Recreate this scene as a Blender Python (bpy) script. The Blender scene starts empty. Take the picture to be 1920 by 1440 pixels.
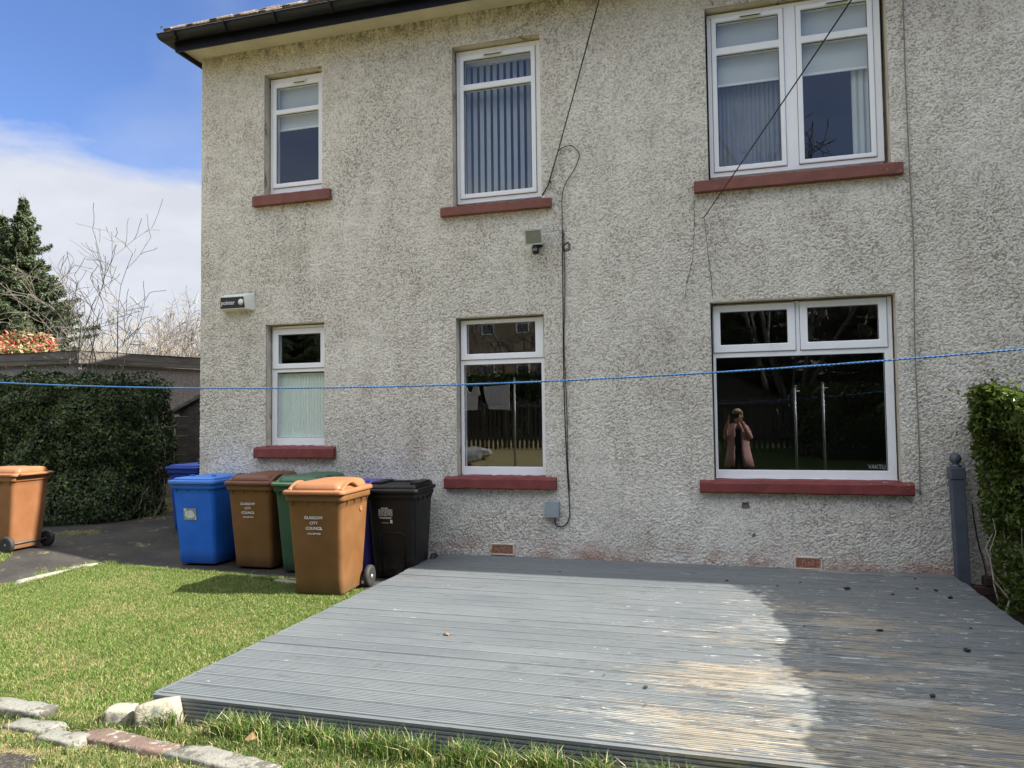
import bpy, bmesh, math, random
import numpy as np
from mathutils import Vector, Matrix, noise as mnoise
R = math.radians
scene = bpy.context.scene
col = scene.collection

# ------------------------------------------------------------------ camera
CAM = Vector((0, -7.0, 1.467))
cd = bpy.data.cameras.new('camera'); cam = bpy.data.objects.new('camera', cd); col.objects.link(cam)
rx = Vector((0.959421, 0.280714, -0.012088)).normalized()
fw = Vector((-0.280714, 0.958772, 0.044768)).normalized()
rx = (rx - fw * rx.dot(fw)).normalized(); ux = rx.cross(fw)
cam.matrix_world = Matrix(((rx.x, ux.x, -fw.x, CAM.x), (rx.y, ux.y, -fw.y, CAM.y), (rx.z, ux.z, -fw.z, CAM.z), (0, 0, 0, 1)))
cd.sensor_width = 36; cd.lens = 26.34; cd.clip_start = 0.004; cd.clip_end = 2000
scene.camera = cam

# ------------------------------------------------------------------ light
SUN = Vector((1.2, 0.060, 1.0)).normalized()
world = bpy.data.worlds.new("World"); scene.world = world; world.use_nodes = True
wt = world.node_tree; wn = wt.nodes; wl = wt.links; wn.clear()
sky = wn.new('ShaderNodeTexSky'); sky.sky_type = 'NISHITA'; sky.sun_disc = False
sky.sun_elevation = math.asin(SUN.z); sky.sun_rotation = math.atan2(SUN.x, SUN.y)
sky.air_density = 1.0; sky.dust_density = 0.6; sky.ozone_density = 1.5
bg = wn.new('ShaderNodeBackground'); bg.inputs[1].default_value = 0.10
wo = wn.new('ShaderNodeOutputWorld'); wl.new(bg.outputs[0], wo.inputs[0])
tc = wn.new('ShaderNodeTexCoord')
sx = wn.new('ShaderNodeSeparateXYZ'); wl.new(tc.outputs['Generated'], sx.inputs[0])
def wmath(op, a, b=None, c=None, clamp=False):
    n = wn.new('ShaderNodeMath'); n.operation = op; n.use_clamp = clamp
    for i, v in enumerate((a, b, c)):
        if v is None: continue
        if hasattr(v, 'links') or hasattr(v, 'is_linked'): wl.new(v, n.inputs[i])
        else: n.inputs[i].default_value = v
    return n.outputs[0]
def wnoise(scale, detail, rough, dist=0.0, sc=(1, 1, 1), loc=(0, 0, 0)):
    m = wn.new('ShaderNodeMapping'); m.inputs['Scale'].default_value = sc; m.inputs['Location'].default_value = loc
    wl.new(tc.outputs['Generated'], m.inputs[0])
    n = wn.new('ShaderNodeTexNoise'); n.inputs['Scale'].default_value = scale; n.inputs['Detail'].default_value = detail
    n.inputs['Roughness'].default_value = rough; n.inputs['Distortion'].default_value = dist
    wl.new(m.outputs[0], n.inputs[0]); return n.outputs[0]
n1 = wnoise(3.2, 9, 0.56, 0.25, (1, 1, 2.4), (4.1, 1.7, 0.2))
n2 = wnoise(1.5, 7, 0.55, 0.3, (1, 1, 1.6), (0.6, 3.3, 7.0))
n3 = wnoise(5.0, 8, 0.6, 0.2, (1, 1, 3.0), (2.6, 9.3, 1.0))
# a cloud bank up to about 19 degrees, broken cloud above it
edge = wmath('ADD', wmath('MULTIPLY', wmath('SUBTRACT', n1, 0.5), 0.22), 0.312)
bank = wmath('MULTIPLY', wmath('SUBTRACT', edge, sx.outputs[2]), 24.0, clamp=True)
bank = wmath('SMOOTH_MIN', bank, 1.0, 0.2)
wisp = wmath('MULTIPLY', wmath('SUBTRACT', n2, 0.47), 3.2, clamp=True)
back = wmath('MULTIPLY', wmath('ADD', wmath('MULTIPLY', sx.outputs[1], -1.0), 0.2), 1.6, clamp=True)   # more cloud added to the south, behind the camera, for whiter light
wispm = wmath('MULTIPLY', wisp, wmath('ADD', wmath('MULTIPLY', back, 0.45), 0.52))
cm = wmath('MAXIMUM', wmath('MULTIPLY', bank, 0.95), wispm, clamp=True)
ccr = wn.new('ShaderNodeValToRGB'); wl.new(n3, ccr.inputs[0])
ccr.color_ramp.elements[0].position = 0.3; ccr.color_ramp.elements[0].color = (1.85, 1.90, 2.04, 1)
ccr.color_ramp.elements[1].position = 0.68; ccr.color_ramp.elements[1].color = (2.25, 2.28, 2.36, 1)
mixw = wn.new('ShaderNodeMix'); mixw.data_type = 'RGBA'
skc = wn.new('ShaderNodeMix'); skc.data_type = 'RGBA'; skc.blend_type = 'MULTIPLY'; skc.inputs[0].default_value = 1
skc.inputs[7].default_value = (0.33, 0.385, 0.53, 1); wl.new(sky.outputs[0], skc.inputs[6])
wl.new(cm, mixw.inputs[0]); wl.new(skc.outputs[2], mixw.inputs[6]); wl.new(ccr.outputs[0], mixw.inputs[7])
# bright broken overhead cloud, added out of view to raise the ambient light
top = wmath('MULTIPLY', wmath('SUBTRACT', sx.outputs[2], 0.50), 6.0, clamp=True); top = wmath('MULTIPLY', top, wmath('MULTIPLY', wmath('SUBTRACT', n1, 0.30), 5.0, clamp=True))
mixt = wn.new('ShaderNodeMix'); mixt.data_type = 'RGBA'; wl.new(top, mixt.inputs[0]); wl.new(mixw.outputs[2], mixt.inputs[6]); mixt.inputs[7].default_value = (6.7, 6.9, 7.1, 1)
wl.new(mixt.outputs[2], bg.inputs[0])
sl = bpy.data.lights.new('sun', 'SUN'); sl.energy = 3.6; sl.angle = R(0.53); sl.color = (1, 0.95, 0.87)
so = bpy.data.objects.new('sun', sl); col.objects.link(so); so.location = (20, 1, 18)
so.rotation_euler = (-SUN).to_track_quat('-Z', 'Y').to_euler()
scene.view_settings.view_transform = 'Standard'; scene.view_settings.look = 'None'
scene.view_settings.exposure = 1.95; scene.view_settings.gamma = 1
scene.cycles.max_bounces = 7; scene.cycles.transparent_max_bounces = 16
scene.cycles.caustics_reflective = False; scene.cycles.caustics_refractive = False

# ------------------------------------------------------------------ node helpers
class NT:
    def __init__(s, name):
        s.m = bpy.data.materials.new(name); s.m.use_nodes = True; s.t = s.m.node_tree; s.n = s.t.nodes; s.l = s.t.links
        s.b = s.n['Principled BSDF']; s.out = s.n['Material Output']
        s.tc = s.n.new('ShaderNodeTexCoord')
    def put(s, sock, v):
        if hasattr(v, 'is_linked'): s.l.new(v, sock)
        elif isinstance(v, tuple) and len(v) == 3 and sock.type == 'RGBA': sock.default_value = (*v, 1)
        else: sock.default_value = v
    def noise(s, scale, detail=4, rough=0.55, sc=(1, 1, 1), dist=0, loc=(0, 0, 0), coord='Object'):
        mp = s.n.new('ShaderNodeMapping'); mp.inputs['Scale'].default_value = sc; mp.inputs['Location'].default_value = loc
        s.l.new(s.tc.outputs[coord], mp.inputs[0])
        n = s.n.new('ShaderNodeTexNoise'); n.inputs['Scale'].default_value = scale; n.inputs['Detail'].default_value = detail
        n.inputs['Roughness'].default_value = rough; n.inputs['Distortion'].default_value = dist
        s.l.new(mp.outputs[0], n.inputs[0]); return n.outputs[0]
    def vor(s, scale, sc=(1, 1, 1), feature='F1'):
        mp = s.n.new('ShaderNodeMapping'); mp.inputs['Scale'].default_value = sc
        s.l.new(s.tc.outputs['Object'], mp.inputs[0])
        n = s.n.new('ShaderNodeTexVoronoi'); n.feature = feature; n.inputs['Scale'].default_value = scale
        s.l.new(mp.outputs[0], n.inputs[0]); return n.outputs[0]
    def math(s, op, a, b=0.0, clamp=False):
        n = s.n.new('ShaderNodeMath'); n.operation = op; n.use_clamp = clamp; s.put(n.inputs[0], a); s.put(n.inputs[1], b); return n.outputs[0]
    def ramp(s, f, stops):
        n = s.n.new('ShaderNodeValToRGB'); s.put(n.inputs[0], f); e = n.color_ramp.elements
        while len(e) < len(stops): e.new(0.5)
        for i, (p, c) in enumerate(stops):
            e[i].position = p; e[i].color = (*c, 1) if isinstance(c, tuple) else (c, c, c, 1)
        return n.outputs[0]
    def rng(s, f, a, b, c=0.0, d=1.0):
        n = s.n.new('ShaderNodeMapRange'); n.clamp = True
        for i, v in enumerate((f, a, b, c, d)): s.put(n.inputs[i], v)
        return n.outputs[0]
    def mix(s, f, a, b, mode='MIX'):
        n = s.n.new('ShaderNodeMix'); n.data_type = 'RGBA'; n.blend_type = mode
        s.put(n.inputs[0], f); s.put(n.inputs[6], a); s.put(n.inputs[7], b); return n.outputs[2]
    def pos(s):
        n = s.n.new('ShaderNodeSeparateXYZ'); s.l.new(s.tc.outputs['Object'], n.inputs[0]); return n.outputs
    def attr(s, name):
        n = s.n.new('ShaderNodeAttribute'); n.attribute_name = name; return n.outputs['Fac']
    def island(s):
        n = s.n.new('ShaderNodeNewGeometry'); return n.outputs['Random Per Island']
    def objrand(s):
        n = s.n.new('ShaderNodeObjectInfo'); return n.outputs['Random']
    def bump(s, h, strength=0.3, dist=0.01):
        n = s.n.new('ShaderNodeBump'); n.inputs['Strength'].default_value = strength; n.inputs['Distance'].default_value = dist
        s.put(n.inputs['Height'], h); s.l.new(n.outputs[0], s.b.inputs['Normal'])
    def fin(s, color, rough=0.8, spec=None, **k):
        s.put(s.b.inputs['Base Color'], color); s.put(s.b.inputs['Roughness'], rough)
        if spec is not None: s.put(s.b.inputs['Specular IOR Level'], spec)
        for kk, v in k.items(): s.put(s.b.inputs[kk.replace('_', ' ')], v)
        return s.m
def simple(name, c, rough=0.6, var=0.25, scale=12, bump=0.0, bs=60, spec=None, **k):
    s = NT(name); n = s.noise(scale, 5, 0.6)
    cc = s.mix(s.rng(n, 0.3, 0.7), tuple(x * (1 - var) for x in c), tuple(min(1, x * (1 + var)) for x in c))
    if bump: s.bump(s.noise(bs, 4), bump, 0.004)
    return s.fin(cc, s.rng(s.noise(scale * 2, 3), 0.3, 0.7, rough * 0.85, min(1, rough * 1.12)), spec, **k)

# ------------------------------------------------------------------ mesh helpers
class MB:
    def __init__(s): s.v = []; s.f = []; s.sm = []
    def add(s, vs, fs, smooth=False):
        o = len(s.v); s.v += [tuple(v) for v in vs]; s.f += [tuple(i + o for i in f) for f in fs]; s.sm += [smooth] * len(fs); return s
    def box(s, x0, x1, y0, y1, z0, z1, M=None):
        vs = [Vector((x, y, z)) for z in (z0, z1) for y in (y0, y1) for x in (x0, x1)]
        if M: vs = [M @ v for v in vs]
        return s.add(vs, [(0, 2, 3, 1), (4, 5, 7, 6), (0, 1, 5, 4), (2, 6, 7, 3), (0, 4, 6, 2), (1, 3, 7, 5)])
    def tube(s, pts, r, n=8, caps=True, smooth=True):
        pts = [Vector(p) for p in pts]; rs = r if isinstance(r, (list, tuple)) else [r] * len(pts)
        vs = []; prev = None
        for i, p in enumerate(pts):
            d = (pts[min(i + 1, len(pts) - 1)] - pts[max(i - 1, 0)])
            d = d.normalized() if d.length > 1e-9 else Vector((0, 0, 1))
            if prev is None:
                a = Vector((0, 0, 1)) if abs(d.z) < 0.9 else Vector((1, 0, 0)); u = d.cross(a).normalized()
            else:
                u = (prev - d * prev.dot(d)); u = u.normalized() if u.length > 1e-6 else d.orthogonal().normalized()
            prev = u; w = d.cross(u)
            vs += [p + (u * math.cos(2 * math.pi * k / n) + w * math.sin(2 * math.pi * k / n)) * rs[i] for k in range(n)]
        fs = [(i * n + k, i * n + (k + 1) % n, (i + 1) * n + (k + 1) % n, (i + 1) * n + k) for i in range(len(pts) - 1) for k in range(n)]
        s.add(vs, fs, smooth)
        if caps:
            o = len(s.v) - len(vs); s.f += [tuple(o + k for k in range(n))[::-1], tuple(o + (len(pts) - 1) * n + k for k in range(n))]; s.sm += [False, False]
        return s
    def lathe(s, prof, n=20, M=None, smooth=True):       # prof: (r, z)
        vs = [Vector((r * math.cos(2 * math.pi * k / n), r * math.sin(2 * math.pi * k / n), z)) for r, z in prof for k in range(n)]
        if M: vs = [M @ v for v in vs]
        fs = [(i * n + k, i * n + (k + 1) % n, (i + 1) * n + (k + 1) % n, (i + 1) * n + k) for i in range(len(prof) - 1) for k in range(n)]
        fs += [tuple(range(n))[::-1], tuple((len(prof) - 1) * n + k for k in range(n))]
        return s.add(vs, fs, smooth)
    def loft(s, secs, smooth=True, caps=True):
        n = len(secs[0]); vs = [p for sec in secs for p in sec]
        fs = [(i * n + k, i * n + (k + 1) % n, (i + 1) * n + (k + 1) % n, (i + 1) * n + k) for i in range(len(secs) - 1) for k in range(n)]
        o = len(s.v); s.add(vs, fs, smooth)
        if caps: s.f += [tuple(o + k for k in range(n))[::-1], tuple(o + (len(secs) - 1) * n + k for k in range(n))]; s.sm += [False, False]
        return s
    def plate(s, outer, holes, y0, y1, axis='y'):
        xs = sorted({outer[0], outer[1], *[h[0] for h in holes], *[h[1] for h in holes]}); zs = sorted({outer[2], outer[3], *[h[2] for h in holes], *[h[3] for h in holes]})
        def solid(i, j):
            if i < 0 or j < 0 or i >= len(xs) - 1 or j >= len(zs) - 1: return False
            cx = (xs[i] + xs[i + 1]) / 2; cz = (zs[j] + zs[j + 1]) / 2
            return not any(h[0] < cx < h[1] and h[2] < cz < h[3] for h in holes)
        idx = {}
        def V(i, j, y):
            k = (i, j, y)
            if k not in idx: idx[k] = len(s.v); s.v.append((xs[i], y, zs[j]))
            return idx[k]
        def F(*f): s.f.append(f); s.sm.append(False)
        for i in range(len(xs) - 1):
            for j in range(len(zs) - 1):
                if not solid(i, j): continue
                F(V(i, j, y0), V(i + 1, j, y0), V(i + 1, j + 1, y0), V(i, j + 1, y0)); F(V(i, j, y1), V(i, j + 1, y1), V(i + 1, j + 1, y1), V(i + 1, j, y1))
                if not solid(i - 1, j): F(V(i, j, y0), V(i, j + 1, y0), V(i, j + 1, y1), V(i, j, y1))
                if not solid(i + 1, j): F(V(i + 1, j, y0), V(i + 1, j, y1), V(i + 1, j + 1, y1), V(i + 1, j + 1, y0))
                if not solid(i, j - 1): F(V(i, j, y0), V(i, j, y1), V(i + 1, j, y1), V(i + 1, j, y0))
                if not solid(i, j + 1): F(V(i, j + 1, y0), V(i + 1, j + 1, y0), V(i + 1, j + 1, y1), V(i, j + 1, y1))
        return s
    def build(s, name, mat, parent=None, bevel=0, seg=2, label=None):
        me = bpy.data.meshes.new(name); me.from_pydata(s.v, [], s.f); me.polygons.foreach_set('use_smooth', s.sm); me.update()
        o = bpy.data.objects.new(name, me); col.objects.link(o); me.materials.append(mat)
        if parent: o.parent = parent
        if bevel:
            b = o.modifiers.new('bevel', 'BEVEL'); b.width = bevel; b.segments = seg; b.limit_method = 'ANGLE'; b.angle_limit = R(40)
            b.harden_normals = False
        if label: o['label'] = label
        return o
def np_mesh(name, V, sizes, loops, mat, parent=None, smooth=False, attrs=None):
    me = bpy.data.meshes.new(name); V = np.asarray(V, np.float32).reshape(-1, 3); loops = np.asarray(loops, np.int32).ravel(); sizes = np.asarray(sizes, np.int32).ravel()
    me.vertices.add(len(V)); me.vertices.foreach_set('co', V.ravel()); me.loops.add(len(loops)); me.loops.foreach_set('vertex_index', loops)
    me.polygons.add(len(sizes)); st = np.concatenate([[0], np.cumsum(sizes)[:-1]]).astype(np.int32); me.polygons.foreach_set('loop_start', st)
    me.polygons.foreach_set('use_smooth', np.full(len(sizes), smooth, bool)); me.update(calc_edges=True)
    for k, a in (attrs or {}).items():
        at = me.attributes.new(k, 'FLOAT', 'POINT'); at.data.foreach_set('value', np.asarray(a, np.float32).ravel())
    me.materials.append(mat); o = bpy.data.objects.new(name, me); col.objects.link(o)
    if parent: o.parent = parent
    return o
def tag(o, label=None, cat=None, group=None, kind=None):
    if label: o['label'] = label
    if cat: o['category'] = cat
    if group: o['group'] = group
    if kind: o['kind'] = kind
    return o
def thing(name, label, cat, loc=(0, 0, 0), rz=0, group=None):
    o = bpy.data.objects.new(name, None); col.objects.link(o); o.location = loc; o.rotation_euler = (0, 0, rz); o.empty_display_size = 0.1
    return tag(o, label, cat, group)
def copy_tree(o, parent=None):
    c = o.copy(); col.objects.link(c); c.parent = parent
    for ch in list(o.children): copy_tree(ch, c)
    return c
def vnoise(shape, extent, cell, seed, aniso=(1, 1)):
    """smooth value noise on a regular grid"""
    r = np.random.default_rng(seed); nx = int(extent[0] / (cell * aniso[0])) + 4; nz = int(extent[1] / (cell * aniso[1])) + 4
    g = r.random((nx, nz)); 
    x = np.linspace(0, extent[0] / (cell * aniso[0]), shape[0]); z = np.linspace(0, extent[1] / (cell * aniso[1]), shape[1])
    xi = x.astype(int); zi = z.astype(int); fx = x - xi; fz = z - zi; fx = fx * fx * (3 - 2 * fx); fz = fz * fz * (3 - 2 * fz)
    a = g[xi][:, zi]; b = g[xi + 1][:, zi]; c = g[xi][:, zi + 1]; d = g[xi + 1][:, zi + 1]
    fx = fx[:, None]; fz = fz[None, :]
    return (a * (1 - fx) + b * fx) * (1 - fz) + (c * (1 - fx) + d * fx) * fz
def text_mesh(body, size, mat, parent, loc, rot, name='lettering', extrude=0.0006, align='CENTER', sx=1.0, bold=0.0):
    cu = bpy.data.curves.new(name, 'FONT'); cu.body = body; cu.size = size; cu.extrude = extrude; cu.align_x = align; cu.space_line = 1.0; cu.offset = bold
    t = bpy.data.objects.new(name, cu); col.objects.link(t)
    dg = bpy.context.evaluated_depsgraph_get(); dg.update()
    me = bpy.data.meshes.new_from_object(t.evaluated_get(dg)); bpy.data.objects.remove(t)
    me.materials.clear(); me.materials.append(mat)
    o = bpy.data.objects.new(name, me); col.objects.link(o); o.parent = parent; o.location = loc; o.rotation_euler = rot; o.scale = (sx, 1, 1)
    return o

# ------------------------------------------------------------------ materials
def m_harling():
    s = NT('harling'); P = s.pos(); h = s.attr('relief')
    big = s.noise(0.9, 6, 0.6, loc=(3, 0, 1)); mid = s.noise(4, 6, 0.65); fine = s.noise(100, 3, 0.66, sc=(0.78, 1, 1.2))
    base = s.mix(s.rng(mid, 0.3, 0.7), (0.70, 0.67, 0.60), (0.83, 0.80, 0.725))
    base = s.mix(s.math('MULTIPLY', s.rng(s.noise(2.2, 5, 0.6, loc=(8, 3, 5)), 0.56, 0.74), 0.45), base, (0.50, 0.42, 0.36))
    grime = s.math('MULTIPLY', s.rng(big, 0.40, 0.70), 0.75)
    grime = s.math('ADD', grime, s.math('MULTIPLY', s.rng(s.noise(1.8, 7, 0.7, sc=(1.6, 1, 0.5), loc=(1, 2, 9)), 0.5, 0.75), 0.7), True)
    # dirt plus crevice shade, painted into the hollows of the roughcast
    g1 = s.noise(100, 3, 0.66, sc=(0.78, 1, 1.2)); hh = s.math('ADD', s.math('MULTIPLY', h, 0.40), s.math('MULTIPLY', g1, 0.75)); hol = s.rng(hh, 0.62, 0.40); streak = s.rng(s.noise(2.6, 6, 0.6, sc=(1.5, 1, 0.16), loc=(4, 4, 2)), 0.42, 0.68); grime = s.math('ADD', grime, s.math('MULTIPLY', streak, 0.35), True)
    dirt_shade = s.math('MULTIPLY', hol, s.math('ADD', s.math('MULTIPLY', grime, 0.62), 0.42), True)
    c = s.mix(dirt_shade, base, (0.225, 0.205, 0.17))
    c = s.mix(s.math('MULTIPLY', grime, 0.20), c, (0.32, 0.29, 0.235)); lowp = s.rng(s.noise(0.55, 3, 0.5, loc=(7, 1, 3)), 0.40, 0.62); c = s.mix(s.math('MULTIPLY', lowp, 0.10), c, (0.34, 0.31, 0.26))
    # algae band below the eaves
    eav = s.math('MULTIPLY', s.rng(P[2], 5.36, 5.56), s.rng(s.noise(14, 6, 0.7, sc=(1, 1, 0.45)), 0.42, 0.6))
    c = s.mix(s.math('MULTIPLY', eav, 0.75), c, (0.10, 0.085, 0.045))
    # foot of the wall: red undercoat, white salts, moss
    foot = s.rng(s.math('ADD', P[2], s.math('MULTIPLY', s.noise(3.0, 4, 0.6), 0.22)), 0.46, 0.28)
    red = s.math('MULTIPLY', foot, s.rng(s.noise(2.1, 6, 0.68, sc=(1, 1, 2)), 0.46, 0.58))
    c = s.mix(s.math('MULTIPLY', red, 0.6), c, (0.36, 0.17, 0.11))
    wht = s.math('MULTIPLY', s.rng(s.math('ADD', P[2], s.math('MULTIPLY', mid, 0.3)), 0.62, 0.40), s.rng(s.noise(3.3, 6, 0.7, loc=(5, 5, 5)), 0.52, 0.66))
    c = s.mix(s.math('MULTIPLY', wht, 0.5), c, (0.72, 0.69, 0.68))
    s.bump(s.math('ADD', fine, s.math('MULTIPLY', s.noise(170, 2), 0.35)), 0.9, 0.009)
    return s.fin(c, 0.93, 0.15)
HARL = m_harling()
def m_reveal():
    s = NT('reveal_render'); n = s.noise(7, 6, 0.65); c = s.mix(s.rng(n, 0.35, 0.65), (0.50, 0.45, 0.36), (0.66, 0.61, 0.51))
    c = s.mix(s.rng(s.noise(9, 6, 0.7, sc=(1, 1, .5)), 0.58, 0.64), c, (0.25, 0.21, 0.15)); s.bump(s.noise(60, 4), 0.5, 0.005); return s.fin(c, 0.9, 0.2)
REV = m_reveal()
def m_upvc():
    s = NT('white_plastic'); c = s.mix(s.rng(s.noise(2.5, 4), 0.3, 0.7), (0.79, 0.81, 0.85), (0.84, 0.86, 0.885)); d = s.rng(s.noise(7, 7, 0.75, sc=(1, 1, 0.6)), 0.56, 0.75)
    return s.fin(s.mix(s.math('MULTIPLY', d, 0.30), c, (0.52, 0.50, 0.44)), 0.35, 0.5)
UPVC = m_upvc()
UPVC2 = simple('weathered_white_plastic', (0.70, 0.72, 0.73), 0.4, 0.07, 5)
GASK = simple('black_gasket', (0.015, 0.015, 0.017), 0.5, 0.1)
DARK = simple('dark_slot', (0.02, 0.02, 0.018), 0.8, 0.1)
def m_sill(name, c):
    s = NT(name); n = s.noise(9, 5, 0.6)
    cc = s.mix(s.rng(n, 0.3, 0.7), tuple(x * .8 for x in c), tuple(x * 1.2 for x in c))
    chip = s.rng(s.math('ADD', s.noise(30, 5, 0.78, sc=(1, 1, 1.6)), s.rng(s.pos()[0], .9, 1.4, 0, .06)), 0.685, 0.70)
    cc = s.mix(chip, cc, (0.55, 0.5, 0.45)); s.bump(s.noise(40, 5), 0.4, 0.004); return s.fin(cc, 0.6)
SILL_L = m_sill('dark_red_sill_paint', (0.155, 0.028, 0.026)); SILL_U = m_sill('brown_red_sill_paint', (0.17, 0.055, 0.04))
def m_glass():
    s = NT('window_glass'); s.n.remove(s.b)
    tr = s.n.new('ShaderNodeBsdfTransparent'); tr.inputs[0].default_value = (0.95, 0.97, 0.96, 1)
    gl = s.n.new('ShaderNodeBsdfGlossy'); gl.inputs['Roughness'].default_value = 0.0; gl.inputs[0].default_value = (0.93, 0.97, 1, 1)
    ge = s.n.new('ShaderNodeNewGeometry'); dt = s.n.new('ShaderNodeVectorMath'); dt.operation = 'DOT_PRODUCT'; s.l.new(ge.outputs['Normal'], dt.inputs[0]); s.l.new(ge.outputs['Incoming'], dt.inputs[1])
    cosn = s.math('ABSOLUTE', dt.outputs['Value']); f = s.math('ADD', s.math('MULTIPLY', s.math('POWER', s.math('SUBTRACT', 1.0, cosn), 5.0), 0.85), 0.098, True)
    mx = s.n.new('ShaderNodeMixShader'); s.l.new(f, mx.inputs[0]); s.l.new(tr.outputs[0], mx.inputs[1]); s.l.new(gl.outputs[0], mx.inputs[2])
    b = s.n.new('ShaderNodeBump'); b.inputs['Strength'].default_value = 0.02; b.inputs['Distance'].default_value = 0.02; s.l.new(s.noise(1.3, 2), b.inputs['Height']); s.l.new(b.outputs[0], gl.inputs['Normal'])
    s.l.new(mx.outputs[0], s.out.inputs[0]); return s.m
GLASS = m_glass()
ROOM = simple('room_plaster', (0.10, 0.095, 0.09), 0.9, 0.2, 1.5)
def m_deck():
    s = NT('deck_paint'); P = s.pos(); rnd = s.objrand()
    n = s.noise(3, 6, 0.62, sc=(0.35, 1, 1)); f = s.noise(40, 4, 0.6, sc=(0.12, 1, 1))
    c = s.mix(s.rng(n, 0.3, 0.7), (0.110, 0.126, 0.132), (0.158, 0.170, 0.172))
    c = s.mix(s.math('MULTIPLY', s.rng(f, 0.35, 0.7), 0.4), c, (0.19, 0.20, 0.205))
    # wear grows to the right and front of the deck
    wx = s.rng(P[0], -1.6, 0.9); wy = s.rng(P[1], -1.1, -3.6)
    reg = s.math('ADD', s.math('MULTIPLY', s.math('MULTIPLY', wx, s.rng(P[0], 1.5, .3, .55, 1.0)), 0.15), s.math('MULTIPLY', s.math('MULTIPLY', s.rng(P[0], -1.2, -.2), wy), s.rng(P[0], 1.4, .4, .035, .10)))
    pn = s.math('ADD', s.math('MULTIPLY', s.noise(2.4, 4, 0.6, sc=(0.45, 1.5, 1), loc=(2, 1, 0)), 0.42), s.math('MULTIPLY', s.noise(34, 6, 0.75, sc=(0.16, 1.9, 1), loc=(0, 7, 0)), 0.58))
    peel = s.rng(s.math('ADD', pn, reg), 0.655, 0.675)
    g0 = s.attr('groove'); peel = s.math('MULTIPLY', peel, s.math('SUBTRACT', 1.0, s.math('MULTIPLY', g0, 0.75)))
    wood = s.mix(s.rng(s.noise(30, 5, 0.6, sc=(0.1, 1, 1)), 0.3, 0.7), (0.22, 0.17, 0.11), (0.42, 0.35, 0.24))
    wood = s.mix(s.rng(s.noise(1.7, 3, 0.5, loc=(4, 4, 4)), 0.5, 0.62), wood, (0.33, 0.32, 0.28))
    c = s.mix(s.math('MULTIPLY', peel, 0.85), c, wood)
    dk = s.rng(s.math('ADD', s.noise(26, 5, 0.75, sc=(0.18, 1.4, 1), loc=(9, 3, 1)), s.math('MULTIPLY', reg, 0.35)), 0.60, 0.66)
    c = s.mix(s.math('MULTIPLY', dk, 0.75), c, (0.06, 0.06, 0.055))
    wh = s.rng(s.math('ADD', s.noise(30, 4, 0.7, sc=(0.2, 1.2, 1), loc=(5, 13, 1)), s.math('MULTIPLY', wx, 0.065)), 0.69, 0.71)
    c = s.mix(s.math('MULTIPLY', wh, 0.8), c, (0.62, 0.62, 0.60))
    g = s.attr('groove'); c = s.mix(s.math('MULTIPLY', g, 0.36), c, (0.045, 0.05, 0.052))
    c = s.mix(s.math('MULTIPLY', rnd, 0.30), c, (0.085, 0.095, 0.095))
    s.bump(s.math('ADD', s.math('MULTIPLY', peel, -0.6), s.noise(50, 5, 0.7, sc=(0.15, 1, 1))), 0.35, 0.004)
    return s.fin(c, s.rng(n, 0.3, 0.7, 0.55, 0.72), 0.45)
DECK = m_deck()
def m_ground():
    s = NT('ground_soil'); n = s.noise(2.2, 7, 0.65); m = s.noise(25, 6, 0.7)
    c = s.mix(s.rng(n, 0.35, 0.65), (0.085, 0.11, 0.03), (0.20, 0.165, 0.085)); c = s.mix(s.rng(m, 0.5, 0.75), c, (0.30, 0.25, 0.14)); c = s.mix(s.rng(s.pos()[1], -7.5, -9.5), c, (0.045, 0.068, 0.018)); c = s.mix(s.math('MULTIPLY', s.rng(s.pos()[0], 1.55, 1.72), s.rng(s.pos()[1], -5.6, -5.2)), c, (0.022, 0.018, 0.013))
    P = s.pos(); near = s.math('MULTIPLY', s.rng(P[1], -4.1, -4.2), s.rng(P[0], -1.4, -2.2)); c = s.mix(s.math('MULTIPLY', near, s.rng(m, 0.3, 0.6)), c, (0.36, 0.29, 0.15))
    s.bump(m, 0.7, 0.02); return s.fin(c, 0.95, 0.1)
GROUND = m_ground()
def m_path():
    s = NT('worn_tarmac'); n = s.noise(1.6, 6, 0.65); m = s.noise(90, 4, 0.7)
    c = s.mix(s.rng(n, 0.3, 0.7), (0.022, 0.021, 0.019), (0.055, 0.050, 0.043)); c = s.mix(s.rng(m, 0.60, 0.72), c, (0.14, 0.13, 0.115))
    d = s.rng(s.noise(4.5, 7, 0.75, loc=(3, 3, 3)), 0.585, 0.66); c = s.mix(s.math('MULTIPLY', d, 0.55), c, (0.22, 0.18, 0.10))
    s.bump(s.math('ADD', m, s.noise(12, 5)), 0.6, 0.006); return s.fin(c, 0.92, 0.2)
PATH = m_path()
def m_leaf(name, stops, rough=0.45, trans=0.12):
    s = NT(name); c = s.ramp(s.island(), stops); s.fin(c, rough, 0.4)
    t = s.n.new('ShaderNodeBsdfTranslucent'); s.l.new(c, t.inputs[0]); mx = s.n.new('ShaderNodeMixShader'); mx.inputs[0].default_value = trans
    s.l.new(s.b.outputs[0], mx.inputs[1]); s.l.new(t.outputs[0], mx.inputs[2]); s.l.new(mx.outputs[0], s.out.inputs[0]); return s.m
GRASS = m_leaf('grass_blades', [(0, (0.050, 0.115, 0.014)), (0.4, (0.090, 0.170, 0.022)), (0.74, (0.15, 0.215, 0.038)), (0.79, (0.32, 0.29, 0.11)), (1, (0.42, 0.36, 0.17))], 0.5, 0.25)
GRASS2 = m_leaf('long_grass_blades', [(0, (0.03, 0.075, 0.010)), (0.6, (0.085, 0.15, 0.024)), (0.85, (0.20, 0.24, 0.06)), (0.88, (0.42, 0.36, 0.16)), (1, (0.50, 0.42, 0.22))], 0.42, 0.25)
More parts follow.
